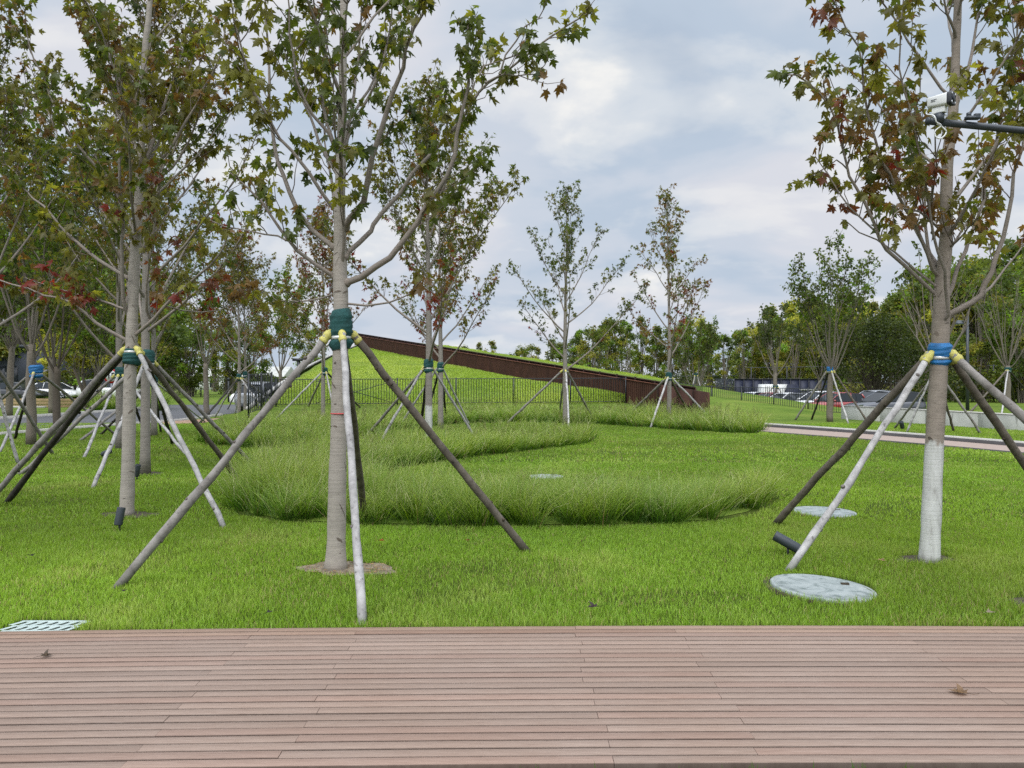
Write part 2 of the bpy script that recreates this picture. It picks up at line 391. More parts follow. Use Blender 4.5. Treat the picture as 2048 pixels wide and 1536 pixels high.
# ------------------------------------------------------------------ timber deck
def deck_edge(x): return -0.0048*x*x+0.0158*x
rng = np.random.RandomState(3); mb = MB(); pitch, gap = 0.0700, 0.0090
XS0, XS1 = -9.0, 9.0
for k in range(26):
    y1 = 4.80-k*pitch; y0 = y1-pitch+gap
    if y0 < 3.01: break
    off = (0.40 if k % 2 == 0 else 1.05)+rng.uniform(-0.04, 0.04)
    cuts = [XS0]+[c for c in np.arange(off-10.0, XS1, 2.0) if XS0+0.2 < c < XS1-0.2]+[XS1]
    for a, b_ in zip(cuts[:-1], cuts[1:]):
        xs = np.linspace(a+0.0012, b_-0.0012, 7); dz = rng.uniform(-0.0015, 0.0015)
        t_ = np.clip(rng.normal(1.0, 0.065), 0.82, 1.18); red = rng.rand()
        c = np.array((t_, t_*(1.0-0.05*(red > 0.75)), t_*(1.0-0.06*(red > 0.75))))
        if k < 2: c = c*np.array((1.0, 0.94, 0.88))
        e = deck_edge(xs)+rng.normal(0, 0.0006, 7); wv = 0.0
        rows = []
        for yy, zz in ((y0, -0.03), (y0, dz-0.002), (y0+0.0025, dz), (y1-0.0025, dz), (y1, dz-0.002), (y1, -0.03)):
            rows.append(np.stack([xs, yy+e, np.full(7, zz)], -1))
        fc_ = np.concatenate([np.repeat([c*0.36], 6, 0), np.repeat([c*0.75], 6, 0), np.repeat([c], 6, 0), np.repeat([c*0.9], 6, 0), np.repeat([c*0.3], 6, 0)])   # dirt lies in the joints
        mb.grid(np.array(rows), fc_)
        for ii, sg in ((0, 1), (6, -1)):
            V = np.array([r[ii] for r in rows]); mb.add(V, [tuple(range(6))[::sg]], c)
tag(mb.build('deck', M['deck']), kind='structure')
mb = MB(); mb.box((XS0, 2.98, -0.06), (XS1, 4.72, -0.045)); tag(mb.build('deck_base', M['black']), kind='structure')

# ------------------------------------------------------------------ soil patches round trunks
def ring(cen, rx, ry, seed, z, n=40):
    r = np.random.RandomState(seed); a = np.linspace(0, 2*math.pi, n, endpoint=False)
    k = 1+0.16*np.sin(2*a+r.rand()*6)+0.10*np.sin(5*a+r.rand()*6)+0.05*np.sin(9*a+r.rand()*6)
    return np.stack([cen[0]+rx*k*np.cos(a), cen[1]+ry*k*np.sin(a), np.full(n, z)], -1)
SOIL = []      # polygons kept free of grass blades
def soil(cen, rx, ry, seed, m, z=-0.022):
    p = ring(cen, rx, ry, seed, z); mb = MB()
    mb.add(np.vstack([p, [[cen[0], cen[1], z+0.006]]]), [(i, (i+1) % 40, 40) for i in range(40)])
    tag(mb.build('soil_patch', m, smooth=True), kind='structure'); SOIL.append(p)
gA = G(672, 1133); gB = G(254, 1027); gC = G(290, 945); gR = G(1860, 1117)
soil(gA+np.array((0.09, 0.03, 0)), 0.38, 0.26, 1, M['soil'])
soil(gB+np.array((0, 0.06, 0)), 0.34, 0.22, 2, M['soil_dark']); soil(gC+np.array((0.05, 0.05, 0)), 0.28, 0.25, 3, M['soil_dark'])
soil(gR+np.array((0, 0.07, 0)), 0.28, 0.16, 4, M['soil_dark'])
soil(G(2050, 1198), 0.12, 0.10, 6, M['soil_dark'])

# ------------------------------------------------------------------ lids and drain
LIDS = []
def lid(px, py, r, tilt, label, seed):
    c = G(px, py); LIDS.append((c, r))
    t = thing('access_lid', label, 'lid', (c[0], c[1], -0.02), 'round stone lids in the lawn')
    Mx = Matrix.Rotation(tilt, 3, 'Y') @ Matrix.Rotation(seed*1.3, 3, 'Z')
    MB().lathe([(r-0.012, -0.05), (r, -0.04), (r, 0.012), (r-0.008, 0.020), (r*0.93, 0.022), (r*0.925, 0.018), (r*0.55, 0.021), (0.001, 0.022)], (c[0], c[1], -0.030), 48, M=Mx.to_4x4()).build('plate', M['lid'], t, smooth=False)
    MB().lathe([(r+0.05, -0.06), (r+0.05, -0.006), (r+0.012, -0.006), (r+0.006, -0.02)], (c[0], c[1], -0.022), 48, M=Mx.to_4x4()).build('frame', M['soil_dark'], t)
    for a in (0.4, 3.5): MB().box((c[0]+r*0.6*math.cos(a)-0.03, c[1]+r*0.6*math.sin(a)-0.012, -0.03), (c[0]+r*0.6*math.cos(a)+0.03, c[1]+r*0.6*math.sin(a)+0.012, -0.0065)).build('lifting_slot', M['soil_dark'], t)
lid(1645, 1170, 0.385, R_(3.0), 'large pale round lid at the foot of the white stake nearest the deck', 1)
lid(1648, 1020, 0.37, R_(1.0), 'pale round lid beside the right tip of the front tall grass bed', 2)
lid(1092, 951, 0.30, 0.0, 'small pale round lid behind the front tall grass bed', 3)
# drain grate by the deck
t = thing('drain_grate', 'pale green plastic drain grate with slots beside the deck', 'drain', (-3.02, 4.83, -0.01))
mb = MB(); x0, x1, y0, y1 = -3.22, -2.80, 4.65, 4.95
rows_y = [y0+0.008, y0+0.10, y0+0.125, y0+0.22, y0+0.245]
ny = 3; ys = np.linspace(y0-0.01, y1-0.02, ny+1); nx = 6
for j in range(ny+1): mb.box((x0, ys[j]-0.012, -0.035), (x1, ys[j]+0.010, -0.006))
xs = np.linspace(x0, x1, nx+1)
for j in range(ny):
    for i in range(nx+1): mb.add([(xs[i]-0.017-0.02, ys[j]+0.010, -0.0065), (xs[i]+0.017-0.02, ys[j]+0.010, -0.0065), (xs[i]+0.017+0.02, ys[j+1]-0.010, -0.0065), (xs[i]-0.017+0.02, ys[j+1]-0.010, -0.0065)], [(0, 1, 2, 3)])
mb.build('grate', simple('pale_green_plastic', (0.39, 0.46, 0.43), 0.5, var=0.08), t)
MB().box((x0-0.015, y0-0.02, -0.08), (x1+0.015, y1+0.02, -0.075)).build('pit', M['black'], t)
GRATE = np.array([(x0-0.04, y0-0.1), (x1+0.02, y0-0.1), (x1+0.02, y1+0.04), (x0-0.04, y1+0.04)])

# ------------------------------------------------------------------ mound and its ramp
def Wt(t, dz=0.0):
    t = np.asarray(t, float); return np.stack([8.4-24.9*t, 32+48*t, 1.19+5.5*t+dz], -1)
def Cu(u): u = np.asarray(u, float); return np.stack([18.4-26.4*u, 42.4+45.6*u, 0.22+5.78*u], -1)
def poly_sample(pts, n):
    p = np.asarray(pts, float); d = np.concatenate([[0], np.cumsum(np.linalg.norm(np.diff(p, axis=0), axis=1))])
    s = np.linspace(0, d[-1], n); return np.stack([np.interp(s, d, p[:, k]) for k in range(3)], -1)
def ruled(mb, A, B, nv, bulge=0.0, flip=False):
    v = np.linspace(0, 1, nv)[:, None, None]; Q = A[None]*(1-v)+B[None]*v
    Q[..., 2] += bulge*np.sin(v[..., 0]*math.pi)
    if nv > 2: Q[1:-1, :, 2] += (vn(Q[1:-1, :, 0], Q[1:-1, :, 1], 2.2, 3)-0.5)*0.10
    mb.grid(Q[::-1] if flip else Q)
mb = MB()
tb = np.linspace(0.11, 1.0, 60); base = Wt(tb, -1.15); base[:, 2] = np.maximum(base[:, 2], 0.6)
fl = poly_sample([(5.66, 37.3, 0.6), (-11.0, 35.0, 0.5), (-11.9, 34.0, 0.38)], 60)
base2 = base+np.array((0.05, 0.02, 0.06))
ruled(mb, fl, base2, 24, 0.35)
toe = poly_sample([(8.8, 31.3, -0.06), (2, 30.5, -0.06), (-9, 29.2, -0.06), (-12.4, 29.2, -0.06)], 60)
mid = np.vstack([poly_sample([(8.45, 31.95, 0.04), (5.66, 37.3, 0.6)], 12)[:-1], poly_sample([(5.66, 37.3, 0.6), (-11.0, 35.0, 0.5), (-11.9, 34.0, 0.38)], 49)])
ruled(mb, toe, mid, 10)
left_b = np.linspace((-11.9, 34.0, 0.38), Wt(1.0, -1.09), 30); left_b[:, 0] -= 0.9*np.sin(np.linspace(0, math.pi, 30)); left_g = poly_sample([(-12.6, 32.0, -0.06), (-14.3, 43.0, -0.06), (-18.0, 60.0, -0.06), (-27, 84, -0.06)], 30)
ruled(mb, left_b, left_g, 8, flip=True)
tb_ = np.linspace(1.0, 0.0, 60); bk = Wt(tb_, -0.20)+np.array((0.5, 0.25, 0)); bk[:, 2] -= 0.92*np.clip(1-tb_/0.09, 0, 1); cr = Cu(np.linspace(1.0, 0.25, 60))
ruled(mb, bk, cr, 16, 0.1)
ruled(mb, cr, cr+np.array((5.0, 3.0, 0))*1.0*np.array((1, 1, 1))-np.array((0, 0, 1))*(cr[:, 2:3]+0.06), 6)
W0 = bk[-1]; C25 = Cu(0.25); C0 = Cu(0.0); T1 = np.array((9.2, 31.6, -0.06)); T0 = np.array((19.8, 39.0, -0.06))
top = Cu(np.linspace(0.25, 0.0, 24)); bot = poly_sample([W0, T1+np.array((0.4, 0.8, 0.04)), T0], 24)
ruled(mb, bot, top, 14, 0.0)
ruled(mb, top, top+np.array((4.0, 2.5, 0))-np.array((0, 0, 1))*(top[:, 2:3]+0.7), 6)
ruled(mb, Cu(np.linspace(1, 1.001, 2))[:1].repeat(20, 0)*0+np.linspace(Wt(1.0, -0.20)+np.array((0.5, 0.25, 0)), Cu(1.0), 20), np.linspace(Wt(1.0, -1.0)+np.array((-6, 14, -4)), Cu(1.0)+np.array((0, 14, -6)), 20), 6)
tag(mb.build('grass_mound', M['lawn'], smooth=True), kind='structure')
mb = MB(); e = left_b+np.array((-0.10, 0, 0.05)); mb.tube(e, 0.10, 4, rot=math.pi/4); tag(mb.build('mound_kerb', M['kerbstone']), kind='structure')

# rusted steel wall climbing the mound
t = thing('retaining_wall', 'long rust brown ribbed steel wall climbing the grass mound', 'wall', (8.4, 32, 0))
along = unit(np.array((-24.9, 48, 0))); nrm = np.array((-along[1], along[0], 0)); nrm = nrm if nrm[1] < 0 else -nrm   # towards the viewer
Lw = math.hypot(24.9, 48)
def wpt(s, dz, off): return Wt(s/Lw, dz)+nrm*off
mb = MB(); rib = 0.16; rs = np.random.RandomState(8)
s = 3.4
while s < Lw+1:
    t0 = s; t1 = s+rib*0.62
    a = wpt(t0, 0, 0); b_ = wpt(t1, 0, 0); c_ = 0.94+0.12*rs.rand()
    drop = 1.45
    for off, (p, q) in ((0.0, (s, s+rib*0.5)), (0.022, (s+rib*0.5, s+rib))):
        pa, pb = wpt(p, -0.02, off), wpt(q, -0.02, off)
        mb.add([pa-(0, 0, drop), pb-(0, 0, drop), pb, pa], [(0, 1, 2, 3)], (c_,)*3)
    for q in (s+rib*0.5, s+rib):
        pa, pb = wpt(q, -0.02, 0.0), wpt(q, -0.02, 0.022)
        mb.add([pa-(0, 0, drop), pb-(0, 0, drop), pb, pa], [(0, 1, 2, 3)], (c_*0.9,)*3)
    s += rib
mb.build('ribbed_panel', M['corten'], t)
# flat end panels
mb = MB()
for i, (p, q) in enumerate(((0.0, 0.95), (0.97, 2.0), (2.02, 3.38))):
    A, B = wpt(p, 0, 0.02), wpt(q, 0, 0.02); th = nrm*-0.06; c_ = (0.9+0.12*i,)*3
    V = [A*(1, 1, 0)+(0, 0, -0.1), B*(1, 1, 0)+(0, 0, -0.1), B, A]; V = V+[v+th for v in V]
    mb.add(V, [(0, 1, 2, 3), (7, 6, 5, 4), (3, 2, 6, 7), (0, 3, 7, 4), (1, 5, 6, 2)], c_)
mb.build('end_panel', M['corten'], t)
# light top trim of the front panel, set back dark parapet with fins
mb = MB(); mb.tube([wpt(3.2, 0.0, 0.05), wpt(Lw+1, 0.0, 0.05)], 0.026, 4, c=(2.6, 2.4, 2.3), rot=math.pi/4); mb.build('trim', M['corten'], t)
mb = MB()
A, B = wpt(1.2, -0.15, -0.30), wpt(Lw+1, -0.15, -0.30)
for p, q in ((A, B),):
    V = [p-(0, 0, .3), q-(0, 0, .3), q+(0, 0, 0.36), p+(0, 0, 0.2)]; V = V+[v-nrm*0.08 for v in V]
    mb.add(V, [(0, 1, 2, 3), (7, 6, 5, 4), (3, 2, 6, 7), (0, 3, 7, 4), (1, 5, 6, 2)], (0.8,)*3)
s = 2.4
while s < Lw:
    mb.bar(wpt(s, -0.35, -0.24), wpt(s, 0.16*min(1, s/8+0.3), -0.24), 0.09, c=(0.35,)*3); s += 1.55
mb.tube([wpt(1.2, 0.07, -0.27), wpt(Lw+1, 0.225, -0.27)], 0.05, 4, c=(0.5,)*3, rot=math.pi/4)
mb.build('parapet', M['corten'], t)
mb = MB(); mb.bar(wpt(0.1, -0.72, 0.07), wpt(3.5, -0.78, 0.07), 0.07, c=(0.35,)*3)
for s in (0.0, 0.96, 2.01, 3.39): mb.bar(wpt(s, -1.3, 0.03), wpt(s, 0.0, 0.03), 0.10 if s > 3 or s == 0 else 0.06, c=(0.4 if s else 1.2,)*3)
mb.build('rail', M['corten'], t)

# ------------------------------------------------------------------ metal fences
def fence(name, label, cat, line, h, bar_gap, post_gap, group=None, r=0.014, m='black', top_ext=0.0, org=None):
    """line: polyline of ground points; rails, bars and posts"""
    line = np.asarray(line, float); d = np.concatenate([[0], np.cumsum(np.linalg.norm(np.diff(line[:, :2], axis=0), axis=1))])
    at = lambda s: np.array([np.interp(s, d, line[:, k]) for k in range(3)])
    t = thing(name, label, cat, line[0], group)
    up = np.array((0, 0, 1.))
    mb = MB(); ss = np.linspace(0, d[-1], max(2, int(d[-1]/1.0)+1))
    for z in (0.10, h): mb.tube([at(s)+up*z for s in ss], 0.017, 4)
    mb.build('rail', M[m], t)
    mb = MB(); n = int(d[-1]/bar_gap)
    for i in range(1, n):
        p = at(i*d[-1]/n); mb.tube([p+up*0.10, p+up*(h+top_ext)], r, 4, cap=False)
    o = mb.build('bars', M[m], t)
    for i in range(int(d[-1]/post_gap)+1):
        p = at(i*post_gap); mb = MB(); mb.bar(p-up*0.1, p+up*(h+0.06+top_ext), 0.055)
        mb.lathe([(0.07, 0.0), (0.07, 0.02)], p+up*0.0, 8); mb.build('post', M[m], t)
    return t
fence('metal_fence', 'thin black metal fence crossing the mound left of the rusted wall', 'fence', [(5.64, 37.2, 0.58), (-11.2, 35.0, 0.50)], 1.26, 0.125, 2.8)
fence('metal_fence', 'black metal fence on the grass between the rusted wall and the concrete wall', 'fence', [(8.0, 40.0, 0.45), (11.2, 44.0, 0.16), (16.9, 38.2, 0.0)], 1.26, 0.125, 1.9)
g_ = fence('metal_gate', 'open black gate with round ornament beside the left fence end', 'gate', [(-10.15, 28.9, 0.33), (-11.1, 34.7, 0.48)], 1.58, 0.42, 2.9, r=0.022)
c_ = np.array((-10.45, 30.8, 1.0)); dr = unit(np.array((-0.95, 5.8, 0)))
for q_ in range(2):
    mb = MB()
    for rr in (0.42, 0.2): mb.tube([c_+dr*1.8*q_+rr*(math.cos(a)*dr+math.sin(a)*np.array((0, 0, 1))) for a in np.linspace(0, 2*math.pi, 25)], 0.022, 4)
    mb.build('ornament', M['black'], g_)
# diagonal braced leaf of the gate, folded on the fence line
mb = MB(); a, b_ = np.array((-9.2, 35.15, 0.65)), np.array((-5.6, 35.65, 1.7)); mb.tube([a, b_], 0.015, 4); mb.tube([a*(1, 1, 0)+(0, 0, 1.7), b_*(1, 1, 0)+(0, 0, 0.65)], 0.015, 4); mb.build('brace', M['black'], g_)

# ------------------------------------------------------------------ right path, kerb, concrete wall
def strip(name, near, far, z, m, kind='structure'):
    A, B = np.asarray(near, float), np.asarray(far, float)
    n = len(A); V = np.concatenate([np.column_stack([A, np.full(n, z)]), np.column_stack([B, np.full(n, z)])])
    mb = MB(); mb.add(V, [(i, i+1, n+i+1, n+i) for i in range(n-1)]); return tag(mb.build(name, m), kind=kind)
pn = [G(p, q)[:2] for p, q in ((1440, 858), (1525, 863), (1700, 876), (1860, 889), (2048, 906), (2300, 930))]
pf = [G(p, q)[:2] for p, q in ((1440, 847), (1525, 853), (1700, 865.5), (1860, 878), (2048, 894), (2300, 916))]
strip('paved_path', pn, pf, 0.0, M['paver'])
PATH = np.array(list(pn)+list(pf)[::-1])
def kerb(name, line, wd, h, m, z0=-0.05, side=1):
    line = np.asarray(line, float); n = len(line); tg = unit(np.gradient(line, axis=0)); nr = np.stack([-tg[:, 1], tg[:, 0]], -1)*side
    a, b_ = line, line+nr*wd; f = lambda p, z: np.column_stack([p, np.full(n, z)])
    mb = MB(); mb.grid(np.array([f(a, z0), f(a, h), f(b_, h), f(b_, z0)])); return tag(mb.build(name, m), kind='structure')
kerb('path_kerb', np.array(pf), 0.10, 0.085, M['kerbdark'])
tg = np.array(pf)+np.array((0.06, 0.18)); kerb('path_kerb', tg, 0.16, 0.12, M['kerbstone'])
kerb('path_edging', np.array(pn)+np.array((0.0, -0.02)), 0.05, 0.012, M['kerbdark'])

t = thing('concrete_wall', 'low grey concrete wall on the lawn to the right', 'wall', (14.9, 34, 0))
A, B = np.array((14.92, 34.0)), np.array((18.0, 22.3)); d_ = unit(B-A); nr = np.array((-d_[1], d_[0])); nr = nr if nr[0] > 0 else -nr
mb = MB(); L_ = np.linalg.norm(B-A); k = 5
for i in range(k):
    a = A+d_*L_*i/k; b_ = A+d_*(L_*(i+1)/k-0.012); V = []
    za, zb = 0.55-0.02*i/k*4, 0.55-0.02*(i+1)/k*4
    for p, z in ((a, -0.2), (b_, -0.2), (b_, zb), (a, za)): V.append((*p, z))
    V += [(v[0]+nr[0]*0.25, v[1]+nr[1]*0.25, v[2]) for v in V]
    mb.add(V, [(0, 1, 2, 3), (7, 6, 5, 4), (3, 2, 6, 7), (0, 3, 7, 4), (1, 5, 6, 2)])
m_, t_, b_ = mat('cast_concrete'); n = noise(t_, tx(t_), 1.1, 6, 0.6); n2_ = noise(t_, tx(t_, (1, 1, 0.3)), 5, 4)
c = rmp(t_, n, [(0.3, (0.27, 0.275, 0.24)), (0.7, (0.44, 0.44, 0.40))]); c = mul(t_, c, rmp(t_, n2_, [(0.26, (0.5, 0.5, 0.48)), (0.36, (1, 1, 1))]))
t_.links.new(c, b_.inputs['Base Color']); b_.inputs['Roughness'].default_value = 0.85
mb.build('panel', m_, t)
mb = MB()
V = []
for p, z in ((A-d_*0.02, 0.555), (B, 0.475)): V += [(p[0]-nr[0]*0.012, p[1]-nr[1]*0.012, z), (p[0]+nr[0]*0.26, p[1]+nr[1]*0.26, z), (p[0]+nr[0]*0.26, p[1]+nr[1]*0.26, z+0.03), (p[0]-nr[0]*0.012, p[1]-nr[1]*0.012, z+0.03)]
mb.add(V, [(0, 4, 7, 3), (3, 7, 6, 2), (2, 6, 5, 1), (3, 2, 1, 0), (4, 5, 6, 7)]); mb.build('coping', M['kerbstone'], t)

# ------------------------------------------------------------------ road on the left
near = [(-500, 895), (-150, 880), (0, 868), (120, 858), (250, 848), (360, 840), (440, 829), (500, 822), (512, 815), (490, 806), (468, 797.5), (470, 795), (560, 795)]
far = [(-500, 862), (-150, 846), (0, 838), (120, 830), (245, 821.5), (300, 815), (322, 806), (340, 799), (352, 795), (362, 792.5), (372, 791), (445, 790.5), (560, 790.5)]
rn = [G(*p)[:2] for p in near]; rf = [G(*p)[:2] for p in far]
strip('road', rn, rf, -0.020, M['asphalt'])
kerb('road_kerb', np.array(rf[:8]), 0.22, 0.10, M['kerbstone'])
kerb('road_kerb', np.array([G(*p)[:2] for p in ((-500, 895), (-150, 880), (0, 868), (120, 858), (250, 848), (360, 840), (440, 829.5))]), 0.14, 0.06, M['kerbstone'], side=-1)
kerb('road_kerb', np.array([G(*p)[:2] for p in ((514, 815), (492, 806), (462, 795))]), 0.35, 0.09, M['kerbstone'], side=-1)
mb = MB()
for i in range(8):
    a = G(370+i*12, 797.5); b_ = G(376+i*12, 797.5)
    mb.add([(a[0], a[1]-0.6, -0.012), (b_[0], b_[1]-0.6, -0.012), (b_[0], b_[1]+0.6, -0.012), (a[0], a[1]+0.6, -0.012)], [(0, 1, 2, 3)])
tag(mb.build('road_marking', M['roadline']), kind='structure')
strip('dirt_verge', [G(p, q)[:2] for p, q in ((325, 848), (400, 845), (470, 841), (560, 838), (680, 834))], [G(p, q)[:2] for p, q in ((325, 842), (400, 838), (470, 833), (560, 824), (680, 823))], -0.018, M['dirt'])
strip('paved_path', [G(p, q)[:2] for p, q in ((488, 832), (520, 831))], [G(p, q)[:2] for p, q in ((512, 815.5), (545, 816))], -0.010, M['kerbstone'])

# timber planter edge on the left
t = thing('planter_wall', 'low weathered timber planter edge in front of the parked cars', 'planter', (-36, 53, 0))
mb = MB(); A, B = P(-200, 800, 51.5), P(166, 800, 50.5)
for z0, z1, o in ((-0.05, 0.15, 0), (0.17, 0.33, 0.03), (0.35, 0.56, 0.0)):
    mb.add([(A[0], A[1]-o, z0), (B[0], B[1]-o, z0), (B[0], B[1]-o, z1), (A[0], A[1]-o, z1), (A[0], A[1]+0.3, z0), (B[0], B[1]+0.3, z0), (B[0], B[1]+0.3, z1), (A[0], A[1]+0.3, z1)], [(0, 1, 2, 3), (3, 2, 6, 7), (1, 5, 6, 2), (0, 3, 7, 4), (4, 7, 6, 5)])
mb.build('board', M['timber'], t)
mb = MB(); a = P(60, 815, 49.5); b_ = P(88, 815, 49.5)
mb.box((a[0]-5, 49.3, -0.05), (b_[0]+0.1, 49.6, 0.10)); tag(mb.build('planter_kerb', M['kerbstone']), kind='structure')
# ================================================================== foliage
_half = [(0, .02), (-.08, .28), (.12, .20), (.20, .36), (.50, .56), (.46, .34), (.42, .17), (.60, .25), (.68, .13), (1, 0)]
LEAF_NEAR = np.array(_half+[(x, -y) for x, y in _half[:-1]][::-1])
_h2 = [(0, .02), (-.05, .28), (.14, .18), (.5, .56), (.42, .17), (1, 0)]
LEAF_FAR = np.array(_h2+[(x, -y) for x, y in _h2[:-1]][::-1])
LEAF_LENS = np.array([(0, 0), (.35, .17), (.75, .13), (1, 0), (.75, -.13), (.35, -.17)])
LEAF_OVAL = np.array([(0, 0), (.45, .34), (1, 0), (.45, -.34)])
def place_leaves(mb, pos, ax, nr, size, col, shape, fan=True):
    """one flat-folded leaf polygon per row of pos, lying along ax with face normal nr"""
    if len(pos) == 0: return
    pos = np.asarray(pos, float); ax = unit(ax); side = unit(np.cross(nr, ax)); nr = np.cross(ax, side)
    size = np.asarray(size, float)[:, None, None]
    p = shape; z = -0.30*p[:, 0]**2-0.42*np.abs(p[:, 1])**1.1
    if fan: p = np.vstack([p, [[.3, 0]]]); z = np.append(z, 0.02)
    V = pos[:, None]+size*(p[None, :, :1]*ax[:, None]+p[None, :, 1:2]*side[:, None]+z[None, :, None]*nr[:, None])
    n, k = len(pos), len(p)
    if fan:
        i = np.arange(k-1); T = np.stack([i, (i+1) % (k-1), np.full(k-1, k-1)], -1)
        F = (np.arange(n)[:, None, None]*k+T[None]).reshape(-1, 3); C = np.repeat(np.asarray(col), k-1, 0)
    else:
        F = np.arange(n)[:, None]*k+np.arange(k)[None]; C = np.asarray(col)
    mb.add(V.reshape(-1, 3), F, C)
PAL = dict(D=(.046, .065, .015), G=(.085, .107, .019), O=(.132, .122, .024), Y=(.200, .195, .032), U=(.168, .098, .030), R=(.185, .036, .024), C=(.165, .060, .028), L=(.115, .180, .025))
def pick(rng, wts):
    k = list(wts); p = np.array([wts[x] for x in k]); return np.array(PAL[k[rng.choice(len(k), p=p/p.sum())]])
class Tree:
    """trunk, branches and foliage gathered while limbs are grown"""
    def __init__(s, seed, leaf, leaf_shape, pal, r_twig=0.004, fan=True, droop=0.7, dens=1.0, side_gap=0.2, side_len=(0.25, 0.6), node=0.07, tsides=3):
        s.rng = np.random.RandomState(seed); s.trunk = MB(); s.br = MB(); s.lf = MB(); s.leaf = leaf; s.shape = leaf_shape; s.pal = pal
        s.rt = r_twig; s.fan = fan; s.droop = droop; s.dens = dens; s.gap = side_gap; s.sl = side_len; s.node = node; s.ts = tsides
        s.LP, s.LA, s.LN, s.LS, s.LC = [], [], [], [], []
    def limb(s, pts, r0, r1, sides=6, n=None, leaf_from=0.25, density=1.0, wob=0.0, c=None):
        n = n or max(6, int(np.linalg.norm(np.diff(np.asarray(pts, float), axis=0), axis=1).sum()/0.16))
        q = smooth_path(pts, n)
        if wob: q[1:-1] += s.rng.normal(0, wob, (n-2, 3))
        s.br.tube(q, np.linspace(r0, r1, n)**1.0, sides, cap=False, c=c)
        s.foliate(q, leaf_from, density); return q
    def foliate(s, q, start, density=1.0, depth=0):
        rng = s.rng; seg = np.linalg.norm(np.diff(q, axis=0), axis=1); L = seg.sum(); cum = np.concatenate([[0], np.cumsum(seg)])
        pos = start*L+rng.rand()*s.gap; flip = rng.rand()*6.28
        while pos < L:
            p = np.array([np.interp(pos, cum, q[:, k]) for k in range(3)]); i = min(len(q)-2, int(np.searchsorted(cum, pos)))
            i = min(i, len(q)-2); tg = unit(q[i+1]-q[i])
            rel = pos/L
            for sgn in (0, math.pi):
                if rng.rand() > 0.72*density*s.dens: continue
                r = rng.normal(size=3); pe = unit(r-tg*r.dot(tg))
                d = unit(tg*0.75+pe*rng.uniform(0.5, 1.1)+np.array((0, 0, 0.30)))
                ln = rng.uniform(*s.sl)*(1.15-0.5*rel)
                m = 5; k = np.linspace(0, 1, m)[:, None]
                tw = p+d*ln*k+np.array((0, 0, 1.))*0.22*ln*k*k+rng.normal(0, 0.015, (m, 3))*k
                s.br.tube(tw, np.linspace(s.rt*1.3, s.rt*0.6, m), s.ts, cap=False, c=(0.62, 0.58, 0.55))
                s.twig_leaves(tw, 0.25)
            pos += s.gap*rng.uniform(0.7, 1.3)
        s.twig_leaves(q[max(0, int(len(q)*0.86)):], 0.0)
    def twig_leaves(s, tw, start):
        rng = s.rng; L = np.linalg.norm(np.diff(tw, axis=0), axis=1).sum()
        n = max(2, int(L*(1-start)/s.node)); base = s.pal(tw[-1], rng)
        t = start+(1-start)*np.sqrt(rng.rand(n)); t[-1] = 1.0
        x = np.linspace(0, 1, len(tw)); p = np.stack([np.interp(t, x, tw[:, k]) for k in range(3)], -1)
        r = rng.normal(size=(n, 3)); r[:, 2] *= 0.5; out = unit(r+unit(tw[-1]-tw[0])*0.5)
        pet = out*rng.uniform(0.25, 0.7, (n, 1))*s.leaf
        ax = unit(out*0.8+rng.normal(size=(n, 3))*0.45+np.array((0, 0, -1.))*s.droop*rng.uniform(0.4, 1.7, (n, 1)))
        nr = unit(np.array((0, 0, 0.8))+rng.normal(size=(n, 3))*1.0+out*0.4)
        col = base*rng.uniform(0.72, 1.3, (n, 1)); mixr = rng.rand(n) < 0.12
        col[mixr] = np.array([s.pal(tw[-1], rng) for _ in range(int(mixr.sum()))]).reshape(-1, 3)
        s.LP.append(p+pet); s.LA.append(ax); s.LN.append(nr); s.LS.append(s.leaf*rng.uniform(0.6, 1.2, n)); s.LC.append(col)
    def finish(s, name, label, cat, loc, bark, limb_bark, group=None):
        o = thing(name, label, cat, loc, group)
        if s.trunk.v: s.trunk.build('trunk', bark, o, smooth=True)
        if s.br.v: s.br.build('branches', limb_bark, o, smooth=True)
        if s.LP:
            place_leaves(s.lf, np.concatenate(s.LP), np.concatenate(s.LA), np.concatenate(s.LN), np.concatenate(s.LS), np.concatenate(s.LC), s.shape, s.fan)
            s.lf.build('foliage', M['leaf'], o)
        return o
def pal_fn(lo, hi, z0, z1):
    """leaf colours: lo mixture at height z0 blending to hi at z1"""
    def f(p, rng):
        k = np.clip((p[2]-z0)/(z1-z0)+rng.normal(0, 0.15), 0, 1); return pick(rng, hi if rng.rand() < k else lo)
    return f
RED = dict(C=.30, R=.28, U=.22, O=.20)
RUST = dict(U=.30, O=.32, C=.16, R=.08, G=.14)
GREEN = dict(G=.50, O=.30, Y=.12, D=.08)
OLIVE = dict(O=.42, G=.26, U=.16, Y=.10, D=.06)

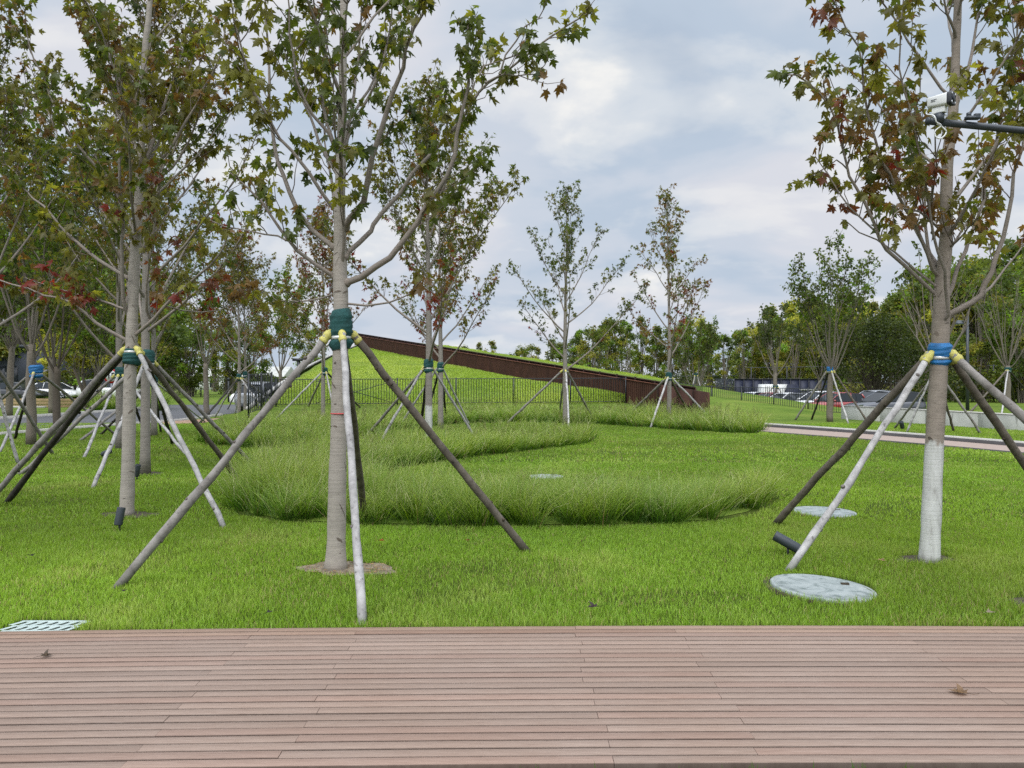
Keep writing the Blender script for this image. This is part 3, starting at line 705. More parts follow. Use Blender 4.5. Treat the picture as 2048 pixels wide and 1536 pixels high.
# ------------------------------------------------------------------ explicit near maples
def near_tree(name, label, Yd, trunk_px, widths, limbs, pal, seed, paint_z=None, extra=(), dens=0.85, leaf=0.098, dyk=0.0, extra_top=6, tint=(1, 1, 1)):
    T = Tree(seed, leaf, LEAF_NEAR, pal, r_twig=0.0045, dens=dens, side_gap=0.18, side_len=(0.16, 0.50), node=0.027, droop=1.0)
    tp = np.array([P(x, y, Yd) for x, y in trunk_px]); tp[0][2] = -0.06
    n = 60; q = smooth_path(tp, n); py = 768-(q[:, 2]-EYE)/Yd*FPX
    wv = np.interp(-py, [-a for a, b in widths], [b for a, b in widths])*Yd/FPX/2
    wv *= 1+0.025*T.rng.normal(size=n)
    c = np.ones((n, 3))*np.array(tint)
    T.trunk.tube(q, wv, 14, c=c)
    # dark lens shaped pruning scars and lenticels lying in the bark
    for i in range(26):
        j = T.rng.randint(2, n-12); cz_ = q[j]; rr_ = wv[j]*1.006; a0 = T.rng.uniform(-2.9, -0.25); wa = T.rng.uniform(0.18, 0.62); hz = T.rng.uniform(0.003, 0.013)*(1 if i % 4 else 2.0); sl = T.rng.normal(0, 0.03)
        aa = a0+np.linspace(-wa, wa, 7); e = np.sqrt(np.maximum(0, 1-np.linspace(-1, 1, 7)**2)); up_ = np.stack([cz_[0]+rr_*np.cos(aa), cz_[1]+rr_*np.sin(aa), cz_[2]+e*hz+sl*np.linspace(-1, 1, 7)], -1); dn_ = up_.copy(); dn_[:, 2] = cz_[2]-e*hz*0.6+sl*np.linspace(-1, 1, 7)
        T.trunk.grid(np.array([dn_, up_]), np.array((.33, .30, .28))*T.rng.uniform(.8, 1.7))
    for L in limbs:
        pts, dy, r0 = L[:3]
        m = len(pts); ys = Yd+dy*np.linspace(0, 1, m)**0.8
        p = np.array([P(x, y, yy) for (x, y), yy in zip(pts, ys)])
        r = r0*Yd/FPX
        T.limb(p, r, max(0.0045, r*0.3), 7 if r > 0.02 else 5, leaf_from=L[3] if len(L) > 3 else 0.3, density=L[4] if len(L) > 4 else 1.0, wob=0.008)
        # branch collar
        T.trunk.lathe([(r*0.9, -r*1.2), (r*1.5, -r*0.4), (r*1.5, r*0.5), (r*0.8, r*1.4)], p[0], 8, c=(0.72, 0.68, 0.66))
    # limbs towards and away from the viewer and the upper crown, which the picture only hints at
    rng = T.rng
    for px, py0, az, ln, el, r0 in extra:
        p0 = P(px, py0, Yd); d = np.array((math.cos(az)*math.cos(el), math.sin(az)*math.cos(el), math.sin(el)))
        k = np.linspace(0, 1, 7)[:, None]; pts = p0+d*ln*k+np.array((0, 0, 1))*0.28*ln*k*k+rng.normal(0, 0.03, (7, 3))*k
        T.limb(pts, r0, 0.005, 6, leaf_from=0.35)
    return T.finish(name, label, 'tree', (tp[0][0], tp[0][1], -0.03), M['bark_white' if paint_z else 'bark'], M['bark_limb'])

A_trunk = [(671, 1140), (673, 1060), (675, 950), (678, 850), (681, 700), (682, 620), (680, 540), (680, 480), (679, 400), (682, 330), (685, 200), (686, 100), (687, 0), (689, -200), (692, -450), (690, -700), (688, -940)]
A_w = [(1140, 50), (1115, 41), (1050, 38), (900, 34), (700, 32), (560, 29), (500, 26), (380, 22), (200, 17), (0, 13), (-450, 7), (-940, 2)]
A_limbs = [
 ([(692, 566), (730, 552), (772, 525), (797, 490), (835, 442), (860, 400), (890, 362), (907, 312), (915, 265), (928, 200), (936, 120), (936, 40)], -0.45, 7.0, .24),
 ([(690, 515), (700, 504), (735, 470), (747, 450), (772, 420), (810, 367), (850, 322), (885, 280), (922, 237), (947, 200), (972, 165), (1015, 140), (1070, 95), (1120, 62), (1180, 24)], 0.3, 5.5, .24),
 ([(972, 165), (1000, 150), (1040, 152), (1085, 148)], 0.1, 2.2, .1),
 ([(1000, 148), (1025, 90), (1060, 45), (1085, 35)], -0.1, 2.0, .2),
 ([(935, 220), (960, 140), (1010, 118), (1050, 100)], 0.2, 2.2, .2),
 ([(690, 455), (700, 440), (725, 412), (735, 362), (742, 332), (760, 275), (772, 225), (792, 160), (805, 125), (815, 87), (830, 52), (845, 27), (856, -15)], -0.7, 7.0, .3),
 ([(668, 495), (640, 474), (595, 420), (572, 367), (557, 325), (548, 280), (539, 215), (539, 150), (536, 100), (532, 50), (530, -20)], 0.35, 5.5, .18),
 ([(672, 425), (640, 378), (610, 335), (575, 290), (548, 263), (520, 205), (500, 150), (480, 90), (466, 30), (458, -25)], -0.5, 4.2, .3),
 ([(668, 553), (650, 542), (615, 520), (595, 500), (572, 480), (555, 440), (522, 407), (507, 382), (485, 367), (460, 345)], -0.3, 4.6, .20),
 ([(572, 480), (547, 472), (510, 462), (460, 457), (420, 440)], 0.3, 2.2, .18),
 ([(668, 588), (640, 597), (610, 600), (577, 598), (545, 603)], 0.25, 2.4, .55),
 ([(692, 607), (735, 605), (775, 605), (805, 595), (830, 585), (842, 562)], -0.3, 2.5, .62, 1.3),
 ([(684, 538), (685, 460), (681, 350), (682, 307), (692, 287)], -0.55, 3.6, .3, 1.2),
 ([(682, 310), (670, 262), (664, 200), (668, 120)], -0.5, 2.4, .1),
 ([(688, 300), (697, 275), (705, 215), (712, 150), (718, 90), (722, 10), (724, -80)], 0.3, 4.2, .3),
 ([(688, 295), (712, 245), (735, 207), (755, 150), (772, 87), (782, 25), (788, -60)], 0.5, 4.0, .2),
 ([(680, 322), (650, 260), (622, 220), (607, 185), (590, 132), (580, 82), (575, 25), (571, -50)], -0.3, 4.0, .25),
 ([(681, 332), (655, 250), (642, 175), (640, 112), (632, 50), (625, -30)], 0.4, 3.8, .25),
 ([(642, 130), (655, 85), (650, 40), (648, -30)], 0.1, 2.5, .2),
]
A_extra = [(681, 480, 1.9, 1.6, 0.7, .022), (681, 420, -1.3, 1.5, 0.75, .020), (682, 360, 2.4, 1.4, 0.8, .018), (684, 260, 1.2, 1.3, 0.8, .016), (684, 200, -1.9, 1.2, 0.8, .016), (685, 120, 0.4, 1.2, 0.9, .014), (686, 50, 2.9, 1.2, 0.9, .014)]
near_tree('maple_tree', 'tall green leaved young maple with green cloth wrap, nearest the deck at centre left', 6.39, A_trunk, A_w, A_limbs, pal_fn(dict(O=.35, U=.2, R=.1, G=.25, Y=.1), dict(G=.52, O=.24, Y=.14, D=.06, U=.04), 2.0, 3.2), 11, extra=A_extra, dens=1.0, leaf=0.097)

B_trunk = [(253, 1032), (255, 980), (257, 900), (260, 760), (263, 684), (266, 600), (268, 540), (272, 480), (278, 400), (282, 300), (284, 250), (290, 100), (297, 40), (303, -60), (312, -250), (318, -450)]
B_w = [(1032, 30), (1010, 27), (900, 25), (760, 23), (600, 21), (450, 18), (250, 14), (50, 11), (-250, 5), (-450, 2)]
B_limbs = [
 ([(264, 676), (295, 647), (332, 612), (362, 580), (400, 545), (435, 512), (452, 480), (462, 440)], -0.4, 4.0, .18),
 ([(332, 612), (370, 622), (420, 624), (460, 612), (480, 598)], 0.5, 1.8, .20),
 ([(256, 682), (207, 655), (175, 630), (135, 600), (100, 592), (50, 577), (0, 560), (-40, 545)], -0.3, 3.8, .18),
 ([(256, 620), (217, 607), (160, 592), (100, 572), (50, 555)], 0.4, 3.0, .18),
 ([(256, 556), (210, 527), (175, 500), (140, 472), (117, 450), (100, 427), (80, 405), (50, 382), (25, 337), (0, 327)], 0.4, 3.8, .18),
 ([(258, 628), (246, 600), (245, 525), (247, 462), (241, 400), (239, 350), (240, 300), (260, 237), (275, 187), (292, 125), (305, 75)], -0.6, 4.0, .15, .8),
 ([(236, 377), (217, 357), (182, 322), (150, 282), (127, 245), (107, 207), (87, 155), (67, 112), (55, 62), (50, 20)], -0.5, 3.0, .2),
 ([(263, 550), (287, 505), (307, 462), (330, 435), (345, 400)], 0.4, 2.5, .25),
 ([(300, 640), (292, 600), (297, 537), (310, 450), (320, 375), (322, 330), (326, 270)], -0.7, 2.8, .25),
 ([(281, 330), (300, 300), (332, 200), (350, 150), (360, 125), (375, 70)], 0.3, 4.0, .2),
 ([(280, 350), (310, 300), (337, 232), (370, 155), (385, 120), (400, 50)], 0.6, 3.4, .2),
 ([(278, 380), (327, 310), (390, 212), (422, 150), (440, 110), (452, 50)], -0.4, 3.4, .25),
 ([(276, 400), (330, 345), (365, 307), (405, 217), (422, 182), (472, 140)], 0.2, 3.2, .3),
 ([(270, 300), (247, 250), (235, 225), (212, 150), (180, 80), (165, 50), (147, 10)], 0.3, 3.0, .2),
 ([(276, 280), (247, 225), (230, 150), (220, 87), (214, 30)], -0.3, 3.0, .2),
 ([(276, 262), (320, 235), (350, 200), (362, 162)], 0.1, 2.0, .3),
 ([(272, 465), (250, 420), (225, 380), (200, 340), (170, 250), (150, 190)], 0.8, 3.0, .2),
]
B_extra = [(270, 500, 2.0, 1.7, 0.6, .02), (272, 470, -1.2, 1.7, 0.7, .02), (275, 420, 0.2, 1.5, 0.7, .018), (280, 330, 1.3, 1.5, 0.8, .018), (284, 240, -1.9, 1.3, 0.8, .016), (286, 180, 3.0, 1.3, 0.8, .015), (290, 100, 0.5, 1.2, 0.9, .014), (292, 60, 2.0, 1.2, 0.9, .014), (296, 10, -0.8, 1.1, 0.9, .013)]
near_tree('maple_tree', 'olive and rusty leaved maple with black spotlight at its foot, left of the central maple', 9.05, B_trunk, B_w, B_limbs, pal_fn(dict(R=.14, C=.2, U=.24, O=.30, Y=.12), dict(O=.46, G=.28, U=.14, Y=.12), 2.2, 4.2), 23, extra=B_extra, dens=1.15, leaf=0.108)

R_trunk = [(1858, 1122), (1862, 1050), (1866, 950), (1872, 830), (1879, 720), (1882, 640), (1884, 575), (1889, 520), (1893, 450), (1893, 375), (1897, 300), (1906, 225), (1911, 125), (1916, 0), (1921, -150), (1925, -350), (1925, -600), (1924, -850)]
R_w = [(1122, 40), (1090, 37), (900, 34), (800, 33), (700, 32), (600, 30), (500, 24), (375, 22), (225, 19), (100, 15), (0, 14), (-350, 8), (-850, 2)]
R_limbs = [
 ([(1872, 590), (1836, 555), (1801, 525), (1768, 490), (1756, 467), (1741, 428), (1721, 390), (1706, 365), (1696, 340), (1687, 295), (1676, 255), (1660, 215), (1640, 185), (1600, 150), (1545, 148)], -0.4, 4.2, .24),
 ([(1756, 467), (1741, 455), (1716, 432), (1696, 410), (1681, 390), (1668, 365), (1652, 340), (1630, 312)], 0.3, 2.2, .18),
 ([(1696, 340), (1680, 320), (1660, 330), (1640, 345)], -0.1, 1.6, .1),
 ([(1872, 572), (1836, 545), (1801, 515), (1776, 492), (1740, 470), (1712, 462), (1690, 440)], 0.4, 2.8, .7),
 ([(1876, 552), (1862, 537), (1857, 500), (1823, 430), (1806, 410), (1786, 367), (1771, 337), (1756, 300), (1743, 255), (1733, 200), (1726, 137), (1718, 100), (1698, 62), (1681, 25), (1664, -5)], -0.5, 4.0, .20),
 ([(1771, 337), (1743, 315), (1711, 272), (1690, 240), (1680, 200)], 0.2, 2.0, .3),
 ([(1892, 632), (1926, 617), (1948, 605), (1966, 587), (1971, 562), (1986, 532), (2001, 500), (2011, 450), (2021, 407), (2028, 357), (2041, 300), (2055, 220), (2065, 120)], -0.3, 6.6, .24),
 ([(1966, 587), (1986, 572), (2005, 545), (2023, 522), (2048, 490), (2080, 450)], 0.4, 3.0, .2),
 ([(1890, 600), (1901, 592), (1918, 537), (1936, 490), (1948, 450), (1961, 417), (1976, 362), (1986, 300), (2003, 237), (2011, 150), (2031, 87), (2033, 37), (2040, -20)], 0.4, 4.6, .18),
 ([(1880, 648), (1893, 630), (1896, 600), (1893, 565), (1886, 530), (1871, 487), (1863, 455), (1854, 400), (1852, 350), (1841, 307), (1823, 230), (1808, 190), (1798, 150), (1798, 100), (1801, 50), (1808, -10)], -0.8, 3.6, .3),
 ([(1865, 465), (1863, 425), (1868, 387), (1871, 325), (1872, 275), (1878, 200)], -0.8, 2.6, .3),
 ([(1893, 500), (1926, 472), (1941, 455), (1960, 430)], -0.5, 2.5, .1, 1.3),
 ([(1902, 240), (1911, 212), (1936, 140), (1946, 100), (1958, 37), (1962, -20)], 0.3, 5.0, .25),
 ([(1912, 80), (1906, 50), (1891, 15), (1885, -40)], -0.2, 4.0, .2),
 ([(1884, 570), (1856, 500), (1850, 440), (1848, 375), (1836, 320), (1823, 262), (1815, 200)], 0.6, 4.0, .3),
 ([(1886, 540), (1910, 480), (1960, 400), (1975, 360), (2000, 300)], 0.9, 3.0, .25),
 ([(1890, 470), (1850, 430), (1825, 415), (1800, 420), (1780, 440)], -0.7, 2.6, .3, 1.2),
]
R_extra = [(1886, 545, 1.5, 1.4, 0.7, .02), (1890, 480, -1.4, 1.1, 0.7, .018), (1893, 420, 0.2, 1.4, 0.8, .018), (1894, 350, 2.2, 1.3, 0.8, .016), (1900, 280, -0.9, 1.2, 0.85, .015), (1906, 200, 3.1, 1.2, 0.85, .015), (1911, 120, 1.2, 1.1, 0.9, .014), (1914, 40, -1.8, 1.1, 0.9, .014), (1915, 10, 0.3, 1.2, 0.8, .014)]
near_tree('maple_tree', 'rusty leaved maple with blue wrap and white painted trunk base', 6.66, R_trunk, R_w, R_limbs, pal_fn(dict(U=.34, C=.10, O=.30, R=.03, Y=.23), dict(O=.50, U=.22, G=.18, C=.03, Y=.07), 2.2, 4.6), 37, paint_z=1.08, extra=R_extra, dens=0.92, leaf=0.098, tint=(.80, .755, .72))

# ------------------------------------------------------------------ procedural maples further back
def maple(label, px, Yd, seed, H=9.0, h0=2.1, nl=26, pal=None, r=0.085, spread=1.0, dens=1.0, paint_z=None, lean=(0, 0), far=True, leaf=0.135, gap=0.17, group=None):
    T = Tree(seed, leaf, LEAF_FAR, pal or pal_fn(RED, OLIVE, 2.2, 4.5), r_twig=0.006, dens=dens, side_gap=gap, side_len=(0.25, 0.7), node=0.045)
    rng = T.rng; b = G(px, 768+EYE*FPX/Yd); b = np.array((b[0], Yd, HG(b[0], Yd)))
    n = 26; k = np.linspace(0, 1, n); q = b+np.stack([lean[0]*k+0.06*np.sin(k*5+rng.rand()*6)*k, lean[1]*k+0.06*np.sin(k*4+rng.rand()*6)*k, H*k], -1)
    rad = r*np.interp(k, [0, .02, .3, .6, 1], [1.2, 1.0, .78, .42, .06])
    c = np.ones((n, 3))*np.array((.74, .74, .75))
    T.trunk.tube(q, rad, 10, c=c)
    az = rng.rand()*6.28
    for i in range(nl):
        f = (i/nl)**0.85; h = h0+(H*0.9-h0)*f; az += math.pi*(1 if i % 2 else 0.55)+rng.normal(0, 0.35)
        p0 = np.array([np.interp(h/H, k, q[:, j]) for j in range(3)])
        el = R_(38+28*f+rng.normal(0, 6)); ln = spread*(3.5*(1-f)+0.75*f)*rng.uniform(0.6, 1.1)
        ln = min(ln, (H-h)*0.8+0.4)
        d = np.array((math.cos(az)*math.cos(el), math.sin(az)*math.cos(el), math.sin(el)))
        kk = np.linspace(0, 1, 7)[:, None]; pts = p0+d*ln*kk+np.array((0, 0, 1))*0.30*ln*kk*kk+rng.normal(0, 0.05, (7, 3))*kk
        T.limb(pts, rad[int(h/H*(n-1))]*0.42+0.004, 0.006, 5, n=8, leaf_from=0.20+0.15*rng.rand())
    T.twig_leaves(q[-6:], 0.0); T.foliate(q[int(n*0.6):], 0.1)
    return T.finish('maple_tree', label, 'tree', b, M['bark_white' if paint_z else 'bark'], M['bark_limb'], group)
low_red = lambda z1=4.5, hi=OLIVE, lo=RED: pal_fn(lo, hi, 2.0, z1)
maple('maple tree just behind the left spotlit maple, its trunk leaning slightly', 290, 13.1, 101, r=0.085, lean=(0.12, 0), pal=low_red(4.2), dens=1.0, leaf=0.13)
maple('maple half hidden behind the spotlit maple trunk, third back in its row', 240, 18.3, 102, r=0.095, pal=low_red(4.0), dens=0.9)
maple('maple with slim trunk near the road edge, fourth back on the left', 308, 22.8, 103, r=0.09, pal=low_red(4.0, GREEN), dens=0.8)
maple('rust and olive maple standing before the dirt verge and the road', 478, 34.7, 104, r=0.09, H=8.6, pal=low_red(5.5, dict(U=.25, O=.4, Y=.2, G=.15)), dens=1.3, gap=0.17)
maple('thin maple beside the road partly hidden by the rust and olive maple', 490, 39.0, 105, r=0.09, H=8.0, pal=low_red(4.5, OLIVE), dens=0.8)
maple('red tinged maple seen between the central trunk and the black gate', 646, 32.0, 106, r=0.10, H=9.2, pal=pal_fn(dict(R=.3, C=.35, U=.25, O=.1), RUST, 2.0, 5.5), dens=1.1, spread=1.05)
maple('green maple with dark red lower leaves rising from the middle tall grass', 857, 18.0, 107, r=0.093, H=9.0, pal=pal_fn(dict(R=.34, C=.30, U=.16, O=.2), dict(G=.36, O=.44, Y=.12, U=.08), 3.0, 5.4), dens=1.25, paint_z=1.05, spread=1.05)
maple('slimmer maple directly behind the one rising from the middle tall grass', 881, 26.0, 108, r=0.10, H=8.6, pal=low_red(5.0, OLIVE), dens=1.0, spread=1.0)
maple('sparse green maple with dense top standing alone against the sky by the rusted wall', 1131, 29.0, 109, r=0.105, H=9.2, nl=22, pal=pal_fn(dict(O=.4, U=.2, G=.3, R=.1), dict(G=.6, O=.25, D=.15), 2.5, 4.0), dens=0.72, spread=1.12)
maple('narrow maple with red lower leaves in front of the end of the rusted wall', 1338, 29.0, 110, r=0.092, H=9.0, nl=20, pal=pal_fn(dict(C=.4, R=.3, U=.2, O=.1), dict(O=.5, G=.25, U=.25), 2.2, 6.5), dens=0.8, spread=0.95)
maple('maple just outside the left edge with its crown reaching into view', -40, 14.2, 111, r=0.09, pal=low_red(4.0), dens=0.9)

# ------------------------------------------------------------------ ash trees: many upright stems, small leaflets near the top
ASHG = dict(G=.45, L=.3, D=.15, O=.1); ASHY = dict(L=.5, Y=.25, G=.25); DARKG = dict(D=.6, G=.4)
def ash(label, px, Yd, seed, H=8.0, h0=2.3, nst=9, w=2.2, r=0.10, pal=ASHG, dens=1.0, leaf=0.15, top=0.45, bark='bark_ash', group=None, name='ash_tree', leaves=9, copy=False):
    T = Tree(seed, leaf, LEAF_OVAL, lambda p, g: pick(g, pal), r_twig=0.006, fan=False, droop=0.5, dens=dens, side_gap=0.30, side_len=(0.25, 0.75), node=0.030)
    rng = T.rng; b = G(px, 768+EYE*FPX/Yd); b = np.array((b[0], Yd, HG(b[0], Yd)))
    n = 10; q = b+np.stack([np.zeros(n), np.zeros(n), np.linspace(0, h0, n)], -1); q[1:, :2] += np.cumsum(rng.normal(0, 0.015, (n-1, 2)), 0)
    T.trunk.tube(q, r*np.linspace(1.2, 0.9, n), 9)
    for i in range(nst):
        az = i*2.4+rng.normal(0, 0.3); rr = w*math.sqrt((i+0.5)/nst)*rng.uniform(0.8, 1.1); hh = H*(1-0.22*(rr/w)**2)*rng.uniform(0.9, 1.03)
        p0 = q[-1]-np.array((0, 0, rng.uniform(0, 0.5)*h0*0.4)); tip = b+np.array((rr*math.cos(az), rr*math.sin(az), hh))
        k = np.linspace(0, 1, 8)[:, None]; pts = p0+(tip-p0)*np.concatenate([k**0.8, k**0.8, k**1.05], 1)+rng.normal(0, 0.05, (8, 3))*np.sin(k*3.1)
        T.limb(pts, r*rng.uniform(0.22, 0.36), 0.007, 5, n=10, leaf_from=top)
        for j in range(2):
            f = rng.uniform(0.35, 0.7); m0 = pts[int(f*7)]; d = unit(np.array((math.cos(az+rng.normal(0, 0.9)), math.sin(az+rng.normal(0, 0.9)), 1.9)))
            L = (hh-m0[2]+b[2])*rng.uniform(0.5, 0.9); kk = np.linspace(0, 1, 5)[:, None]
            T.limb(m0+d*L*kk, r*0.14, 0.006, 4, n=7, leaf_from=0.35)
    return T.finish(name, label, 'tree', b, M[bark], M[bark], group)
ash('ash tree with blue banded brown trunk among the stakes on the far left', 62, 19.5, 201, H=10.2, h0=2.6, w=2.4, r=0.105, dens=1.3, top=0.3)
ash('grey multi stemmed ash at the near road edge on the left', 115, 27.0, 202, H=10.5, h0=2.2, w=2.6, r=0.115, bark='bark_dark', dens=1.3, top=0.25)
ash('pale trunked ash beside the dark parked sedan', 18, 36.0, 203, H=11.0, h0=3.4, w=2.6, r=0.14, dens=1.3, top=0.25, leaf=0.18)
ash('ash near the white sedan with its trunk behind the grey ash', 103, 41.0, 204, H=11.5, h0=3.0, w=3.0, r=0.14, dens=1.3, top=0.2, leaf=0.2)
ash('ash tree at the left frame edge beyond the road', -45, 33.0, 205, H=11.0, w=2.8, r=0.14, dens=1.3, top=0.2, leaf=0.18)
ash('ash behind the speed limit sign with pale foliage', 200, 50.0, 206, H=11.0, w=3.0, r=0.13, pal=ASHG, dens=1.3, top=0.2, leaf=0.2)
ash('slender ash standing on the road edge with green trunk band', 415, 37.0, 207, H=9.0, h0=2.6, w=1.7, r=0.12, dens=0.8, nst=7)
ash('bright green ash with fresh leaves behind the black gate', 562, 58.0, 208, H=11.2, h0=2.6, w=2.6, r=0.14, pal=ASHY, dens=1.2, top=0.25, leaf=0.2)
ash('broad ash with rounded leafy top and blue band, braced near the concrete wall', 1660, 31.4, 209, H=7.9, h0=2.2, nst=12, w=2.2, r=0.115, pal=dict(G=.6, L=.25, D=.15), dens=1.05, top=0.42, leaf=0.14)
ash('nearly bare braced ash hidden behind the white based maple', 1872, 24.0, 210, H=6.2, h0=2.0, nst=9, w=1.9, r=0.10, dens=0.16, top=0.6)
ash('nearly bare many stemmed ash at the right edge beyond the concrete wall', 2016, 50.0, 211, H=10.0, h0=2.8, nst=11, w=2.6, r=0.17, dens=0.2, top=0.55)
ash('bare lower stemmed ash among the parked cars before the navy enclosure', 1551, 58.0, 212, H=8.4, h0=3.0, nst=10, w=2.5, r=0.16, pal=DARKG, dens=0.6, top=0.5, leaf=0.2)
ash('ash growing behind the braced broad ash beside the mesh fence', 1640, 62.0, 213, H=8.5, h0=2.6, nst=9, w=2.4, r=0.15, pal=DARKG, dens=0.6, top=0.45, leaf=0.2)
ash('wide grey stemmed ash beyond the mound right of the narrow red maple', 1392, 70.0, 214, H=8.6, h0=1.2, nst=12, w=2.6, r=0.19, pal=ASHG, dens=0.75, top=0.45, leaf=0.22)

# ------------------------------------------------------------------ timber braces round the young trees
def brace(label, base_px, Yd, apex_py, feet, tops, r_tr, wrap='green', pr=0.033, apex_px=None, wrap_h=(0.10, 0.24), Ys=None, group='timber braces round the young trees', detail=True):
    bx = (base_px-1024)/FPX*Yd; za = EYE-(apex_py-768)/FPX*Yd
    ax = bx if apex_px is None else (apex_px-1024)/FPX*Yd
    c0 = np.array((bx, Yd, HG(bx, Yd))); ap = np.array((ax, Yd, za)); t = thing('tree_brace', label, 'tree brace', c0, group)
    rng = np.random.RandomState(int(base_px+Yd*7) % 9999)
    # cloth wrap and strap
    wm = M['wrap_'+wrap]; a_ = np.linspace(0, 2*math.pi, 25)[:-1]; rows = []; ph = rng.rand(4)*6
    for z in np.linspace(-wrap_h[0], wrap_h[1], 22):
        f_ = (z+wrap_h[0])/(wrap_h[0]+wrap_h[1]); edge = min(1, min(f_, 1-f_)*7)
        pinch = 1-0.75*math.exp(-(z/0.022)**2)
        rr_ = r_tr*1.02+r_tr*0.34*edge*pinch*(1+0.25*np.sin(2*a_+ph[0]+z*9)+0.16*np.sin(z*150+1.5*np.sin(a_+ph[1]))+0.12*np.sin(z*310+a_*2+ph[2]))
        rows.append(np.stack([ap[0]+rr_*np.cos(a_), ap[1]+rr_*np.sin(a_), np.full(24, ap[2]+z)+0.012*np.sin(a_+ph[3])], -1))
    rows = np.array(rows); rows = np.concatenate([rows, rows[:, :1]], 1); MB().grid(rows[:, ::-1]).build('wrap', wm, t, smooth=True)
    MB().lathe([(r_tr*1.12, -0.016), (r_tr*1.22, -0.014), (r_tr*1.22, 0.014), (r_tr*1.12, 0.016)], ap, 18).build('strap', M['strap'], t)
    for (f, kind) in zip(feet, tops):
        fy = 768+1.0 if len(f) == 2 else 0
        if len(f) == 3: Yf = f[2]; fp = np.array(((f[0]-1024)/FPX*Yf, Yf, 0)); fp[2] = HG(fp[0], fp[1])-0.02
        else: fp = G(*f); fp[2] = HG(fp[0], fp[1])-0.02
        d = unit((fp-ap)*(1, 1, 0)); top = ap+d*(r_tr+pr*0.9)+np.array((0, 0, 0.03))
        pr_ = pr*(0.84 if kind == 'pale' else 1.0); u = unit(top-fp); n = 13; k = np.linspace(0, 1, n)[:, None]
        sag = np.cross(u, (0, 0, 1)); pts = fp+(top-fp)*k+unit(sag)*0.012*rng.randn()*np.sin(k*3.1)+rng.normal(0, 0.0055, (n, 3))
        rad = pr_*np.linspace(1.06, 0.94, n)*(1+0.055*rng.randn(n)); cc = np.ones((n, 3))*rng.uniform(0.9, 1.1)
        pm = MB().tube(pts, rad, 10 if detail else 7, c=cc)
        for q_ in range(5 if detail else 0):
            kk_ = rng.uniform(.08, .9); pk = fp+(top-fp)*kk_; dk = unit(np.cross(u, rng.normal(size=3))); pm.tube([pk+dk*pr*.7, pk+dk*pr*1.18, pk+dk*pr*1.22], [pr*.55, pr*.34, pr*.1], 7, c=(.5, .46, .43))
        po = pm.build('pole', M['pole_'+kind], t, smooth=True)
        # knotted cap: fabric folded over the pole top and tied to the strap
        m = 7; kk = np.linspace(0, 1, m); path = top-u*0.085*(1-kk[:, None])+0*kk[:, None]; path = np.vstack([path, top+u*0.025+(-d)*0.02, ap+d*r_tr*1.1+np.array((0, 0, 0.035))])
        rr = np.concatenate([pr_*(1.12+0.10*np.sin(kk*9+rng.rand()*6)), [pr_*0.95, pr_*0.5]])
        MB().tube(path, rr, 9).build('tie', M['yellow'], po, org=c0, smooth=True)
    return t
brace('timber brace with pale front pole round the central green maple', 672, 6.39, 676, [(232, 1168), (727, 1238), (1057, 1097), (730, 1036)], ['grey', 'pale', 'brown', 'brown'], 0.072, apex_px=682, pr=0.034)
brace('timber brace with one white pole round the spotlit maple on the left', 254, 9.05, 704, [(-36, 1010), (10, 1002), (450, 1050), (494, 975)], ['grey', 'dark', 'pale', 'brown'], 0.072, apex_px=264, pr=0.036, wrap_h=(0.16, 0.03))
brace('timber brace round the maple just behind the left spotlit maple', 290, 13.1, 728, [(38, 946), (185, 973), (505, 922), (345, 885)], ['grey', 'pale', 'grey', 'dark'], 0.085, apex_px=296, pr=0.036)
brace('timber brace of the maple half hidden behind the spotlit trunk', 240, 18.3, 753, [(72, 896), (168, 912), (375, 908), (300, 880)], ['grey', 'pale', 'pale', 'dark'], 0.09, pr=0.036)
brace('timber brace of the fourth maple back by the road edge', 308, 22.8, 766, [(160, 879), (200, 867), (412, 843), (322, 863)], ['grey', 'dark', 'pale', 'dark'], 0.085, pr=0.036)
brace('timber brace with blue band round the brown ash on the far left', 62, 19.5, 748, [(-95, 878), (-3, 903), (232, 867), (28, 877)], ['grey', 'pale', 'grey', 'dark'], 0.125, wrap='blue', pr=0.038, apex_px=72)
brace('timber brace entering from the left edge of the picture', -40, 14.2, 702, [(108, 907), (37, 926), (-190, 930), (-130, 890)], ['grey', 'pale', 'grey', 'dark'], 0.085, pr=0.036)
brace('timber brace of the rust and olive maple before the dirt verge', 478, 34.7, 758, [(398, 845), (430, 833), (540, 838), (591, 831)], ['dark', 'pale', 'pale', 'grey'], 0.085, pr=0.045, detail=False)
brace('small timber brace of the thin maple beside the road', 490, 39.0, 752, [(530, 816), (508, 813), (455, 818), (470, 826)], ['pale', 'pale', 'grey', 'pale'], 0.08, pr=0.04, detail=False)
brace('timber brace of the red tinged maple near the gate', 646, 32.0, 746, [(546, 842), (672, 843), (738, 833), (606, 832)], ['pale', 'pale', 'dark', 'grey'], 0.095, pr=0.045, apex_px=650, detail=False)
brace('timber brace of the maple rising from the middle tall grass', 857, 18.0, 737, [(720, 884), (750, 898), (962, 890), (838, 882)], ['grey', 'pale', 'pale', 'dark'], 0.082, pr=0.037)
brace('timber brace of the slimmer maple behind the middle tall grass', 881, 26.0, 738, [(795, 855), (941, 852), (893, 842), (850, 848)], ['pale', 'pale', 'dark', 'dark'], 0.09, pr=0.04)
brace('timber brace of the lone sparse maple by the rusted wall', 1131, 29.0, 743, [(1012, 846), (1137, 856), (1190, 842), (1118, 838)], ['grey', 'pale', 'grey', 'grey'], 0.095, pr=0.042, wrap_h=(0.02, 0.04))
